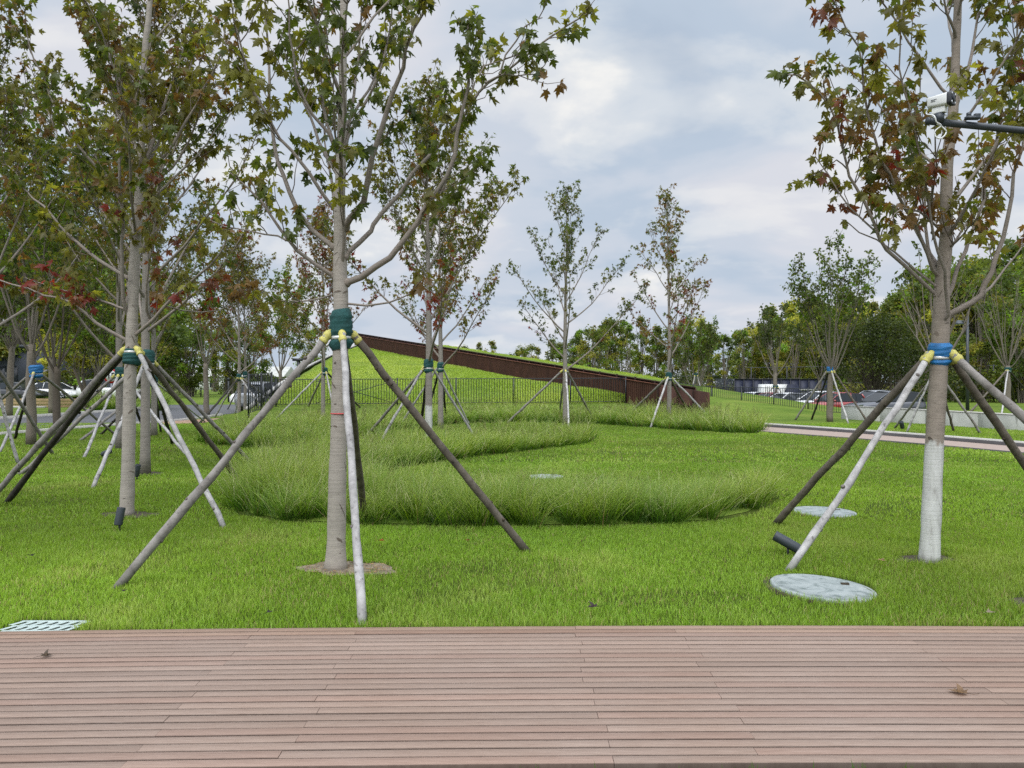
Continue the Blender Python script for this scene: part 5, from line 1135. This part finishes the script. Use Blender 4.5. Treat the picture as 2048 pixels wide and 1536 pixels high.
# ================================================================== cars
def make_car(name, label, loc, yaw, paintm, kind='sedan', group='cars parked beyond the lawns', scale=1.0):
    """front of the car points along local +x"""
    t = thing(name, label, 'car', loc, group); o0 = np.array(loc, float); ca, sa = math.cos(yaw), math.sin(yaw)
    T = lambda Q: np.stack([Q[..., 0]*ca-Q[..., 1]*sa, Q[..., 0]*sa+Q[..., 1]*ca, Q[..., 2]], -1)*scale+o0
    if kind == 'sedan':
        st = [(-2.35, .62, .46, .74), (-2.28, .78, .36, .92), (-1.9, .88, .24, .98), (-1.35, .91, .2, .98), (-.6, .92, .18, .96), (.4, .92, .18, .94), (1.0, .91, .19, .90), (1.6, .89, .21, .80), (2.05, .82, .26, .70), (2.27, .70, .34, .60), (2.35, .52, .42, .52)]
        gh = [(-1.75, .70, .97), (-.95, .62, 1.38), (-.3, .60, 1.45), (.25, .60, 1.42), (1.15, .70, .92)]; WB, WR = 1.38, .32
    else:
        st = [(-2.3, .66, .52, .9), (-2.26, .84, .40, 1.05), (-1.9, .93, .28, 1.10), (-1.3, .95, .25, 1.10), (-.6, .95, .24, 1.08), (.4, .95, .24, 1.06), (.95, .95, .24, 1.04), (1.55, .93, .27, .98), (2.0, .87, .32, .90), (2.22, .76, .40, .78), (2.3, .58, .5, .64)]
        gh = [(-2.15, .74, 1.08), (-1.85, .66, 1.60), (-.8, .66, 1.70), (.05, .64, 1.66), (1.05, .74, 1.06)]; WB, WR = 1.36, .37
    rings = []
    for x, wd, zb, zt in st:
        h = zt-zb; half = [(wd*.80, zb), (wd*.95, zb+.10*h), (wd, zb+.42*h), (wd*.985, zb+.70*h), (wd*.92, zb+.90*h), (wd*.78, zt), (0, zt+.025)]
        rings.append([(x, y, z) for y, z in half]+[(x, -y, z) for y, z in half[:-1]][::-1])
    Q = T(np.array(rings)); mb = MB(); n, k = Q.shape[:2]
    i = np.arange(n-1)[:, None]*k; j = np.arange(k); mb.add(Q.reshape(-1, 3), np.stack([i+j, i+k+j, i+k+(j+1) % k, i+(j+1) % k], -1).reshape(-1, 4))
    mb.add(Q[0], [tuple(range(k))]); mb.add(Q[-1], [tuple(range(k))[::-1]]); mb.build('body', paintm, t, smooth=True)
    # greenhouse glass and painted roof
    G_ = []
    for x, wd, z in gh: G_.append((x, wd, z))
    zb = gh[0][2]-0.03; bw = st[4][1]*.86
    gl = MB(); lo = [(gh[0][0]-.05, bw), (gh[1][0], bw*1.02), (gh[2][0], bw*1.03), (gh[3][0], bw*1.02), (gh[4][0]+.05, bw*.98)]
    for s_ in (1, -1):
        V = T(np.array([(x, s_*y, zb if ii < 4 else gh[4][2]-.03) for ii, (x, y) in enumerate(lo)]+[(x, s_*wd, z) for x, wd, z in gh]))
        gl.add(V, [(ii, ii+1, ii+6, ii+5) if s_ < 0 else (ii+5, ii+6, ii+1, ii) for ii in range(4)])
    for a_, b_ in ((0, 1), (3, 4)):
        (x0, w0, z0), (x1, w1, z1) = gh[a_], gh[b_]
        V = T(np.array([(x0, -w0, z0), (x0, w0, z0), (x1, w1, z1), (x1, -w1, z1)])); gl.add(V, [(0, 1, 2, 3)])
    gl.build('windows', M['glass'], t)
    rf = MB(); R2 = []
    for x, wd, z in ((gh[1][0]-.12, gh[1][1], gh[1][2]-.06), gh[1], gh[2], gh[3], (gh[3][0]+.10, gh[3][1], gh[3][2]-.05)): R2.append([(x, -wd-.012, z-.03), (x, -wd*.92, z+.012), (x, 0, z+.035), (x, wd*.92, z+.012), (x, wd+.012, z-.03)])
    rf.grid(T(np.array(R2))); rf.build('roof', paintm, t, smooth=True)
    pl = MB()
    for s_ in (1, -1):
        for (x0, w0, z0), (x1, w1, z1), r in ((gh[3], gh[4], .035), (gh[1], gh[0], .06)):
            pl.tube(T(np.array([(x0, s_*(w0+.005), z0-.02), ((x0+x1)/2, s_*((w0+w1)/2+.03), (z0+z1)/2), (x1, s_*(w1+.06), z1-.02)])), r*scale, 5)
        xm = gh[2][0]-.05; pl.tube(T(np.array([(xm, s_*(gh[2][1]+.012), gh[2][2]-.03), (xm, s_*(bw*1.03+.006), zb)])), .035*scale, 4)
    pl.build('pillar', paintm, t)
    for s_ in (1, -1):
        for x in (-WB, WB):
            c = np.array((x, s_*(st[4][1]-.10), WR)); wl = thing('wheel', None, None, (0, 0, 0)); wl.parent = t
            def disc(r0, r1, y0, y1, m, nm):
                a = np.linspace(0, 2*math.pi, 21)[:-1]; Rg = []
                for rr, yy in ((r0, y0), (r1, y0), (r1, y1), (r0, y1)): Rg.append(np.stack([c[0]+rr*np.cos(a), np.full(20, c[1]+s_*yy), c[2]+rr*np.sin(a)], -1))
                Qd = T(np.array(Rg)); b = MB(); ii = np.arange(3)[:, None]*20; jj = np.arange(20); b.add(Qd.reshape(-1, 3), np.stack([ii+jj, ii+(jj+1) % 20, ii+20+(jj+1) % 20, ii+20+jj], -1).reshape(-1, 4))
                b.add(Qd[3], [tuple(range(20))]); b.build(nm, m, wl, org=o0); return b
            disc(WR*.55, WR, -.12, .105, M['tyre'], 'tyre'); disc(.03, WR*.66, -.05, .112, M['black'], 'hub')
            b = MB()
            for q in range(5):
                a = q*1.2566; p = np.array([(c[0], c[1]+s_*.12, c[2]), (c[0]+WR*.66*math.cos(a), c[1]+s_*.12, c[2]+WR*.66*math.sin(a))]); b.tube(T(p), .028*scale, 4)
            a = np.linspace(0, 2*math.pi, 21); b.tube(T(np.stack([c[0]+WR*.66*np.cos(a), np.full(21, c[1]+s_*.115), c[2]+WR*.66*np.sin(a)], -1)), .02*scale, 4); b.build('rim', M['rim'], wl, org=o0)
        b = MB(); zf = st[-3][3]-.10; b.add(T(np.array([(2.02, s_*.83, zf-.02), (2.20, s_*.69, zf-.07), (2.24, s_*.66, zf+.0), (2.06, s_*.80, zf+.07)]))+0*o0, [(0, 1, 2, 3), (3, 2, 1, 0)])
        V = T(np.array([(1.98, s_*.855, zf-.03), (2.235, s_*.70, zf-.09), (2.20, s_*.69, zf+.02), (1.95, s_*.83, zf+.08)])); b.add(V, [(0, 1, 2, 3), (3, 2, 1, 0)]); b.build('headlight', M['lens'], t)
        b = MB(); V = T(np.array([(-2.30, s_*.72, st[1][3]-.2), (-2.05, s_*.86, st[1][3]-.2), (-2.05, s_*.84, st[1][3]-.06), (-2.28, s_*.70, st[1][3]-.06)])); b.add(V, [(0, 1, 2, 3), (3, 2, 1, 0)]); b.build('tail_light', M['redlens'], t)
        b = MB(); mp = np.array((gh[4][0]-.25, s_*(bw+.16), zb+.08)); b.box(mp-(.07, .08, .06), mp+(.06, .08, .06)); b.v[-1] = T(b.v[-1]); b.build('mirror', paintm, t)
    b = MB(); z0 = st[-2][2]+.02; V = T(np.array([(2.345, -.5, z0), (2.345, .5, z0), (2.33, .5, z0+.2), (2.33, -.5, z0+.2)])); b.add(V, [(0, 1, 2, 3), (3, 2, 1, 0)]); b.build('grille', M['black'], t)
    return t
def cl(px, Yd): x = (px-1024)/FPX*Yd; return (x, Yd, float(HG(x, Yd)))
# left: sedans side on behind the planter edge
zl = 0.24
def cz(px, Yd, z): return ((px-1024)/FPX*Yd, Yd, z)
make_car('parked_car', 'dark two tone sedan parked behind the timber planter edge', cz(36, 58, zl), R_(-8), M['car_black'])
make_car('parked_car', 'white sedan parked behind the dark two tone sedan', cz(108, 61, zl), R_(-8), M['car_white'])
make_car('parked_car', 'white pickup sized car beside the speed limit sign', cz(222, 60, zl), R_(12), M['car_white'], 'suv')
# right: row in the sunken car park, noses towards the viewer
make_car('parked_car', 'dark grey suv with silver roof rails beyond the concrete wall', cl(1768, 46.5), R_(189), M['car_grey'], 'suv')
make_car('parked_car', 'silver suv beside the dark grey suv', cl(1742, 50.5), R_(193), M['car_silver'], 'suv')
make_car('parked_car', 'red hatchback behind the braced broad ash', cl(1668, 49.5), R_(198), M['car_red'], 'suv', scale=0.92)
make_car('parked_car', 'white suv left of the red hatchback', cl(1634, 52.5), R_(200), M['car_white'], 'suv', scale=0.95)
make_car('parked_car', 'black roofed sedan between two white cars in the right car park', cl(1600, 54.8), R_(202), M['car_black'])
make_car('parked_car', 'white sedan left of the black roofed sedan in the right car park', cl(1570, 57.0), R_(203), M['car_white'])
make_car('parked_car', 'maroon car mostly hidden by the mound in the right car park', cl(1540, 59.2), R_(203), M['car_red'])
make_car('parked_car', 'white sedan furthest left in the right car park with only its roof showing', cl(1505, 61.4), R_(204), M['car_white'])
make_car('parked_van', 'pale silver van parked behind the open black gate', cz(536, 44.0, -0.03), R_(80), M['car_silver'], 'suv', scale=1.0)['category'] = 'van'

# ================================================================== sign, building, posts
sp = P(222, 752, 45.0)
t = thing('speed_sign', 'round red bordered speed limit sign on a grey post on the left', 'sign', (sp[0], 45.0, 0))
tilt = Matrix.Rotation(R_(90), 4, 'X')
MB().lathe([(0.44, -0.01), (0.44, 0.01)], sp, 32, M=tilt).build('border', M['red'], t)
MB().lathe([(0.33, -0.014), (0.33, 0.014)], sp, 32, M=tilt).build('face', M['white'], t)
MB().tube([(sp[0], 45.04, -0.1), (sp[0], 45.04, sp[2]+0.35)], 0.04, 10).build('post', M['rim'], t)
fc = bpy.data.curves.new('numeral', 'FONT'); fc.body = '15'; fc.size = 0.5; fc.align_x = 'CENTER'; fc.align_y = 'CENTER'; fc.extrude = 0.002; fc.offset = 0.012
fo = bpy.data.objects.new('numeral', fc); COL.objects.link(fo); fo.parent = t; fo.location = (0, -0.02, sp[2]); fo.rotation_euler = (R_(90), 0, 0); fc.materials.append(M['black'])

t = thing('building', 'long dark blue grey building behind the parked cars on the left', 'building', (-48, 70, 0))
MB().box((-75, 70, -0.1), (-42.5, 82, 4.9)).build('wall', simple('dark_cladding', (0.035, 0.042, 0.06), 0.6, var=0.2, scale=0.6), t)
MB().box((-75.2, 69.8, 4.9), (-42.3, 82.2, 5.2)).build('roof', M['darkgrey'], t)
for i in range(9):
    x = -73+i*3.5; MB().box((x, 69.93, 0.6), (x+2.4, 69.99, 3.2)).build('window', M['glass'], t)
for i in range(10): MB().box((-74.6+i*3.5, 69.9, -0.1), (-74.4+i*3.5, 69.99, 4.88)).build('fin', M['darkgrey'], t)
hp = P(455, 745, 170)
t = thing('house', 'far low white house with grey roof beyond the lawn on the left', 'house', (hp[0], 170, 0))
MB().box((hp[0]-14, 170, -0.1), (hp[0]+12, 180, 3.2)).build('wall', M['white'], t)
mb = MB(); x0, x1 = hp[0]-15, hp[0]+13; mb.add([(x0, 169, 3.2), (x1, 169, 3.2), (x1, 175, 5.6), (x0, 175, 5.6), (x0, 181, 3.2), (x1, 181, 3.2)], [(0, 1, 2, 3), (3, 2, 5, 4), (0, 3, 4), (1, 5, 2)][:2]); mb.add([(x0, 169, 3.2), (x0, 175, 5.6), (x0, 181, 3.2), (x1, 169, 3.2), (x1, 181, 3.2), (x1, 175, 5.6)], [(0, 1, 2), (3, 4, 5)]); mb.build('roof', M['concrete'], t)
for i in range(6): MB().box((hp[0]-12+i*4, 169.9, 0.8), (hp[0]-10.4+i*4, 169.97, 2.3)).build('window', M['glass'], t)
wl = P(505, 800, 60); mb = MB(); mb.box((wl[0]-1.9, 60, -0.1), (wl[0]+1.6, 60.4, 0.55)); tag(mb.build('low_wall', M['white'], org=(wl[0], 60, 0)), 'short low white wall left of the black gate', 'wall')
bp = P(469, 797, 62); t = thing('bollard', 'white round headed bollard at the road corner', 'bollard', (bp[0], 62, 0))
MB().lathe([(0.001, -.1), (.16, -.1), (.16, .2)], (bp[0], 62, 0), 16).build('base', M['concrete'], t)
a = np.linspace(-1.2, 1.57, 8); MB().lathe([(0.34*math.cos(x)+.001, 0.34*math.sin(x)) for x in a], (bp[0], 62, 0.42), 20).build('ball', M['white'], t, smooth=True)
for px, Yd, h_, lab in ((402, 78, 1.3, 'thin black post on the far lawn beyond the road'), (457, 60, 2.0, 'black post beside the round headed bollard')):
    c = cl(px, Yd); t = thing('post', lab, 'post', c)
    MB().tube([(c[0], c[1], -.1), (c[0], c[1], h_)], .07, 8).build('shaft', M['black'], t); MB().lathe([(.1, h_-.16), (.1, h_), (.02, h_+.06)], c*np.array((1, 1, 0)), 10).build('cap', M['white' if h_ < 1.5 else 'black'], t)
c = P(597, 722, 46); t = thing('floodlight', 'dark floodlight on a post against the left slope of the mound', 'floodlight', (c[0], 46, 0.5))
MB().tube([(c[0], 46, 0.2), c], .10, 8).build('shaft', M['black'], t); MB().box(c-(.35, .12, .0), c+(.35, .12, .16)).build('head', M['black'], t)

# street lamp right
c = cl(1935, 47.0); t = thing('street_lamp', 'dark blue grey lamp post with one small head on the right', 'street lamp', c)
zt = EYE-(632-768)/FPX*47
MB().tube([(c[0], c[1], -.1), (c[0], c[1], zt)], [.11, .075], 12).build('pole', M['darkgrey'], t)
MB().tube([(c[0], c[1], zt-.35), (c[0]-.55, c[1], zt-.30)], .035, 8).build('arm', M['darkgrey'], t)
MB().lathe([(.30, 0), (.30, .05), (.12, .22), (.03, .26)], (c[0]-.55, c[1], zt-.52), 14).build('head', M['darkgrey'], t)
MB().lathe([(.001, -.02), (.22, -.02), (.22, 0)], (c[0]-.55, c[1], zt-.52), 14).build('diffuser', M['lens'], t)

# navy enclosure with container and mesh fence beyond the car park
t = thing('enclosure_fence', 'dark navy panel fence of the service yard behind the right car park', 'fence', cl(1540, 70.0))
xa, xb = P(1432, 0, 70)[0], P(1655, 0, 70)[0]; n = 12
for i in range(n):
    x0 = xa+(xb-xa)*i/n; x1 = xa+(xb-xa)*(i+1)/n-.06
    if i in (0, 1):
        mb = MB()
        for j in range(8): mb.box((x0+j*(x1-x0)/8, 70, 0.0), (x0+j*(x1-x0)/8+.05, 70.05, 2.05))
        mb.build('bars', M['navy'], t)
    else: MB().box((x0, 70, -.7), (x1+.055, 70.05, 2.0)).build('panel', M['navy'], t)
    MB().box((x0-.04, 69.94, -.7), (x0+.02, 69.995, 2.08)).build('post', M['black'], t)
MB().box((xa+(xb-xa)/6, 69.93, 1.98), (xb, 70.07, 2.04)).build('rail', M['black'], t)
c = cl(1552, 66.0); t = thing('waste_container', 'white and dark slant ended container in front of the navy fence', 'container', c)
mb = MB(); x = c[0]; z = c[2]; mb.add([(x-1.1, 66, z), (x+.3, 66, z), (x+1.0, 66, z+2.1), (x-.9, 66, z+2.1), (x-1.1, 68, z), (x+.3, 68, z), (x+1.0, 68, z+2.1), (x-.9, 68, z+2.1)], [(0, 1, 2, 3), (7, 6, 5, 4), (3, 2, 6, 7), (0, 3, 7, 4), (1, 5, 6, 2)]); mb.build('body', M['white'], t)
mb = MB(); mb.add([(x+.35, 65.9, z), (x+2.6, 65.9, z), (x+1.9, 65.9, z+2.1), (x+1.05, 65.9, z+2.1), (x+.35, 68, z), (x+2.6, 68, z), (x+1.9, 68, z+2.1), (x+1.05, 68, z+2.1)], [(0, 1, 2, 3), (7, 6, 5, 4), (3, 2, 6, 7), (0, 3, 7, 4), (1, 5, 6, 2)]); mb.build('cover', M['navy'], t)
mb = MB()
for j in range(7): mb.box((x-.95+j*.17, 65.95, z+.1), (x-.90+j*.17, 66.0, z+2.0))
mb.build('rib', M['concrete'], t)
c = cl(1605, 66.5); t = thing('equipment_box', 'grey equipment box right of the slant ended container', 'box', c)
MB().box((c[0]-1.0, 66, c[2]), (c[0]+1.2, 67, c[2]+1.55)).build('body', M['darkgrey'], t); MB().box((c[0]-1.1, 65.95, c[2]+1.55), (c[0]+1.3, 67.05, c[2]+1.65)).build('lid', M['concrete'], t)
t = thing('mesh_fence', 'tall thin wire mesh fence along the edge of the wood', 'fence', cl(1500, 76.0))
pts = [P(1335, 0, 86), P(1430, 0, 82), P(1500, 0, 78), P(1640, 0, 74), P(1760, 0, 72), P(1900, 0, 70), P(2100, 0, 68)]; line = np.array([(p[0], p[1], -.05) for p in pts])
d_ = np.concatenate([[0], np.cumsum(np.linalg.norm(np.diff(line, axis=0), axis=1))]); at = lambda s: np.array([np.interp(s, d_, line[:, k]) for k in range(3)])
mb = MB()
for z in (0.3, 1.7, 3.3): mb.tube([at(s)+(0, 0, z*(0.75 if s < 9 else 1)) for s in np.linspace(0, d_[-1], 30)], .028, 4)
mb.build('rail', M['darkgrey'], t)
mb = MB()
for s in np.arange(0, d_[-1], .45): mb.tube([at(s), at(s)+(0, 0, 3.3*(0.75 if s < 9 else 1))], .008, 3, cap=False)
mb.build('mesh', M['darkgrey'], t)
for s in np.arange(0, d_[-1], 3.6): MB().tube([at(s), at(s)+(0, 0, 3.4*(0.75 if s < 9 else 1))], .06, 6).build('post', M['black'], t)

# ================================================================== wood and background trees
def bush_tree(seed, H, W, kind, nclump, nleaf, leaf, pal, base=0.2, stems=4, stem_r=0.09, flat=0.9, bark='bark_ash', lum=1.55):
    """trunks, crown of many small leaves scattered in clumps through the crown"""
    r = np.random.RandomState(seed); tr = MB(); lf = MB(); 
    P_, C_, S_ = [], [], []
    for i in range(nclump):
        u = r.rand(); z = H*(base+(1-base)*u**0.9); 
        if kind == 'upright': prof = math.sin(math.pi*min(1, max(0.02, (z/H-base*.7)/(1-base*.7)))**0.8)**0.7
        elif kind == 'cone': prof = (1-(z/H))**0.75*1.1+.08
        else: prof = math.sqrt(max(0.05, 1-((z/H-.58)/.46)**2))
        a = r.rand()*6.28; q = math.sqrt(r.uniform(0.08, 1))*W*prof
        c = np.array((q*math.cos(a), q*math.sin(a), z)); n = int(nleaf/nclump*r.uniform(.5, 1.5)); rad = r.uniform(.3, .62)*W*.42
        d = r.normal(size=(n, 3))*np.array((1, 1, flat))*rad*0.62; P_.append(c+d)
        base_c = pick(r, pal)*r.uniform(.7, 1.25)*lum; C_.append(base_c*r.uniform(.7, 1.3, (n, 1)))
        if i % 2 == 0 and stems:
            s0 = np.array((r.normal(0, .18), r.normal(0, .18), 0)); k = np.linspace(0, 1, 5)[:, None]
            pts = s0+(c-s0)*np.concatenate([k**1.5, k**1.5, k], 1); tr.tube(pts, np.linspace(stem_r*.5, .012, 5), 4, cap=False)
    for i in range(stems):
        k = np.linspace(0, 1, 8)[:, None]; e = np.array((r.normal(0, .35*W), r.normal(0, .35*W), H*r.uniform(.75, .97))); s0 = np.array((r.normal(0, .1+.1*(stems > 3)), r.normal(0, .1+.1*(stems > 3)), -.1))
        tr.tube(s0+(e-s0)*np.concatenate([k**1.4, k**1.4, k], 1)+r.normal(0, .05, (8, 3))*k, np.linspace(stem_r*1.2, .015, 8), 6, cap=False)
    p = np.concatenate(P_); c = np.concatenate(C_); p[:, 2] = np.maximum(p[:, 2], .1); n = len(p)
    ax = unit(r.normal(size=(n, 3))+np.array((0, 0, -.5))); nr = unit(r.normal(size=(n, 3))+np.array((0, 0, .8)))
    place_leaves(lf, p, ax, nr, leaf*r.uniform(.6, 1.4, n), c, LEAF_OVAL, fan=False)
    return tr, lf, bark
PROTO = {}
def bg_tree(key, spec, name, label, px, Yd, H=None, group=None, yaw=0.0, cat='tree', sx=1.0, z=None):
    loc = cl(px, Yd); loc = (loc[0], loc[1], loc[2] if z is None else z)
    if key in PROTO:
        root, H0 = PROTO[key]; o = copy_tree(root); o.location = loc
    else:
        tr, lf, bark = bush_tree(**spec); o = thing(name, label, cat, (0, 0, 0), group); H0 = spec['H']
        tr.build('trunk', M[bark], o, smooth=True); lf.build('crown', M['leaf'], o); o.location = loc; PROTO[key] = (o, H0)
    s = (H or H0)/H0; o.scale = (s*sx, s*sx, s); o.rotation_euler = (0, 0, yaw)
    o['label'] = label; o['category'] = cat
    if group: o['group'] = group
    elif 'group' in o: del o['group']
    return o
W1 = dict(G=.52, D=.10, O=.20, Y=.08, L=.10); W2 = dict(D=.32, G=.52, O=.10, L=.06); W3 = dict(Y=.35, O=.3, G=.25, L=.1)
specs = {
 'poplar': dict(seed=1, H=9, W=1.7, kind='upright', nclump=52, nleaf=5200, leaf=.22, pal=W1, base=.25, stems=4, stem_r=.08),
 'open_tree': dict(seed=2, H=9, W=2.3, kind='round', nclump=44, nleaf=4200, leaf=.22, pal=W1, base=.40, stems=6, stem_r=.085),
 'dark_tree': dict(seed=3, H=8, W=2.4, kind='round', nclump=60, nleaf=6500, leaf=.23, pal=W2, base=.15, stems=3, stem_r=.1),
 'yellow_tree': dict(seed=4, H=8, W=2.2, kind='round', nclump=46, nleaf=4800, leaf=.22, pal=W3, base=.18, stems=4, stem_r=.08),
 'tall_open': dict(seed=5, H=10, W=1.6, kind='upright', nclump=40, nleaf=3600, leaf=.21, pal=W1, base=.30, stems=5, stem_r=.09),
 'young': dict(seed=6, H=8.5, W=1.4, kind='upright', nclump=32, nleaf=2600, leaf=.22, pal=W2, base=.3, stems=4, stem_r=.08)}
lab = {'poplar': 'bushy upright green tree in the wood beyond the mound and car park', 'open_tree': 'green tree with bare lower stems in the wood beyond the mound and car park', 'dark_tree': 'dark dense rounded tree in the wood beyond the mound and car park', 'yellow_tree': 'yellowish green tree in the wood beyond the mound and car park', 'tall_open': 'tall airy tree in the wood beyond the mound and car park', 'young': 'narrow dark tree in the wood beyond the mound and car park'}
prof = [(930, 700), (960, 690), (1010, 688), (1060, 674), (1100, 688), (1150, 668), (1200, 640), (1245, 650), (1290, 640), (1330, 662), (1390, 628), (1440, 660), (1490, 640), (1520, 628), (1560, 615), (1610, 600), (1660, 610), (1700, 575), (1760, 590), (1810, 585), (1850, 545), (1900, 535), (1950, 525), (2000, 520), (2060, 500), (2120, 510), (2180, 520)]
r = np.random.RandomState(21); px = 930.0; keys = list(specs)
while px < 2185:
    top = np.interp(px, [a for a, b_ in prof], [b_ for a, b_ in prof])+r.uniform(-6, 26)
    far = px < 1440; Yd = r.uniform(92, 116) if far else r.uniform(78, 98)
    zt = EYE+(768-top)/FPX*Yd; k = keys[r.randint(6)]
    bg_tree(k, specs[k], 'wood_tree', lab[k], px, Yd, H=max(4, zt*1.03), group=lab[k].split(' in the')[0]+'s of the wood', yaw=r.rand()*6.28, sx=r.uniform(.85, 1.25))
    px += r.uniform(17, 34)
# nearer individual trees and bushes on the right
bg_tree('willow', dict(seed=31, H=7.6, W=4.0, kind='round', nclump=150, nleaf=17000, leaf=.17, pal=dict(D=.55, G=.45), base=.34, stems=9, stem_r=.10, bark='bark_dark', lum=0.85), 'willow_shrub', 'big dark green willow shrub with many stems behind the dark grey suv', 1748, 58, H=6.9, cat='shrub')
for px_, Yd, k, H_, lb in ((1485, 84, 'young', 7.6, 'narrow dark tree with pale trunk above the left part of the navy fence'), (1590, 80, 'yellow_tree', 8.6, 'yellowish tree above the right half of the navy fence'), (1700, 78, 'yellow_tree', 9.2, 'yellow green tree rising behind the left of the big willow shrub'), (1850, 74, 'open_tree', 11.5, 'tall tree with bare stems behind the trunk of the white based maple'), (1965, 66, 'tall_open', 11.0, 'airy tree with pale trunks right of the lamp post'), (2050, 62, 'dark_tree', 9.0, 'dense dark tree at the right edge beyond the concrete wall'), (1905, 70, 'dark_tree', 6.0, 'low dark bush tree between the lamp post and the big willow shrub')):
    bg_tree(k, specs[k], 'background_tree', lb, px_, Yd, H=H_, yaw=px_*.7)
# left background
for px_, Yd, k, H_, sx_, lb in ((378, 78, 'dark_tree', 8.2, 1.1, 'dark green dense tree right of the left maples across the road'), (300, 84, 'dark_tree', 10.0, 1.2, 'dark tree mass behind the left maple trunks'), (455, 96, 'poplar', 9.5, 1.2, 'green tree beyond the far lawn right of the slender roadside ash'), (505, 92, 'dark_tree', 8.5, 1.0, 'dark tree behind the rust and olive maple'), (620, 110, 'open_tree', 9.6, 1.0, 'distant tree beside the left slope of the mound'), (215, 66, 'yellow_tree', 8.6, 1.5, 'yellow green spreading tree behind the speed limit sign'), (160, 64, 'yellow_tree', 8.0, 1.4, 'yellow green tree behind the white sedan'), (90, 88, 'poplar', 14.0, 1.3, 'tall green tree behind the dark blue grey building'), (250, 88, 'tall_open', 15.0, 1.4, 'tall airy tree behind the left maple row'), (-10, 84, 'dark_tree', 12.0, 1.3, 'dense tree behind the building at the left edge'), (150, 95, 'tall_open', 19.0, 1.5, 'tallest airy tree on the far left'), (45, 72, 'poplar', 15.0, 1.4, 'tall leafy tree behind the dark two tone sedan'), (195, 78, 'poplar', 15.5, 1.4, 'tall leafy tree above the white sedan'), (285, 70, 'open_tree', 12.0, 1.3, 'leafy tree with bare stems behind the fourth maple of the left row'), (345, 92, 'open_tree', 14.0, 1.2, 'tall open tree behind the slender roadside ash'), (330, 110, 'poplar', 13.0, 1.2, 'upright tree behind the dark tree mass'), (430, 130, 'open_tree', 11.0, 1.1, 'far open tree beyond the low white house')):
    bg_tree(k, specs[k], 'background_tree', lb, px_, Yd, H=H_, sx=sx_, yaw=px_*.3)
# two dark leaning stems of a shrub by the sign
T = Tree(300, .16, LEAF_OVAL, lambda p, g: pick(g, dict(O=.4, Y=.3, G=.3)), fan=False, side_gap=.25, node=.05)
b0 = P(172, 800, 50); b0[2] = 0
for pts in ([(0, 0, 0), (-.1, 0, .8), (-.5, 0, 1.8), (-.9, .1, 2.8), (-.7, .2, 3.8)], [(0, 0, 0), (.25, .1, .9), (.5, .2, 1.9), (.6, .2, 3.2), (1.1, .2, 4.6)], [(0, 0, 0), (.1, -.2, 1.0), (0, -.4, 2.4), (.3, -.5, 4.0)]):
    T.limb(b0+np.array(pts), .17, .03, 8, leaf_from=.5)
T.finish('crooked_tree', 'small tree with dark crooked stems left of the speed limit sign', 'tree', b0, M['bark_dark'], M['bark_dark'])
# undergrowth: one mass of leaves under the wood
def thicket(label, spans, n, leaf, seed, pal):
    r = np.random.RandomState(seed); P_, C_ = [], []
    for (x0, y0, x1, y1, h, dpt) in spans:
        m = int(n*math.hypot(x1-x0, y1-y0)/30); k = r.rand(m); off = r.rand(m)*dpt
        x = x0+(x1-x0)*k; y = y0+(y1-y0)*k+off; top = h*(0.45+0.8*vn(x, y, 3.0, seed)); z = top*r.rand(m)**0.8
        P_.append(np.stack([x, y, z+HG(x, y)], -1)); cc = np.array([pick(r, pal) for _ in range(40)])[(vn(x, y, 2.0, seed+2)*39.9).astype(int)]; C_.append(cc*r.uniform(.6, 1.35, (m, 1)))
    p = np.concatenate(P_); m = len(p); mb = MB()
    place_leaves(mb, p, unit(r.normal(size=(m, 3))), unit(r.normal(size=(m, 3))+np.array((0, 0, .6))), leaf*r.uniform(.6, 1.5, m), np.concatenate(C_), LEAF_OVAL, fan=False)
    return tag(mb.build('undergrowth', M['leaf']), label, 'undergrowth', kind='stuff')
thicket('dense dark undergrowth along the foot of the wood', [(-6, 104, 30, 98, 4.2, 10), (30, 92, 36, 88, 4.6, 8), (26, 86, 60, 74, 4.2, 8), (36, 64, 60, 58, 2.6, 5)], 11000, .27, 3, dict(D=.5, G=.38, O=.12))
thicket('hedge and undergrowth beyond the road on the left', [(-75, 92, -40, 92, 3.2, 6), (-46, 118, -26, 122, 2.4, 8), (-40, 100, -30, 100, 3.0, 6)], 9000, .26, 4, dict(D=.5, G=.4, O=.1))
thicket('low pale weeds along the mesh fence', [(22, 76, 40, 70, 1.6, 4), (14, 82, 24, 78, 1.4, 4)], 5000, .20, 6, dict(Y=.45, O=.3, G=.25))
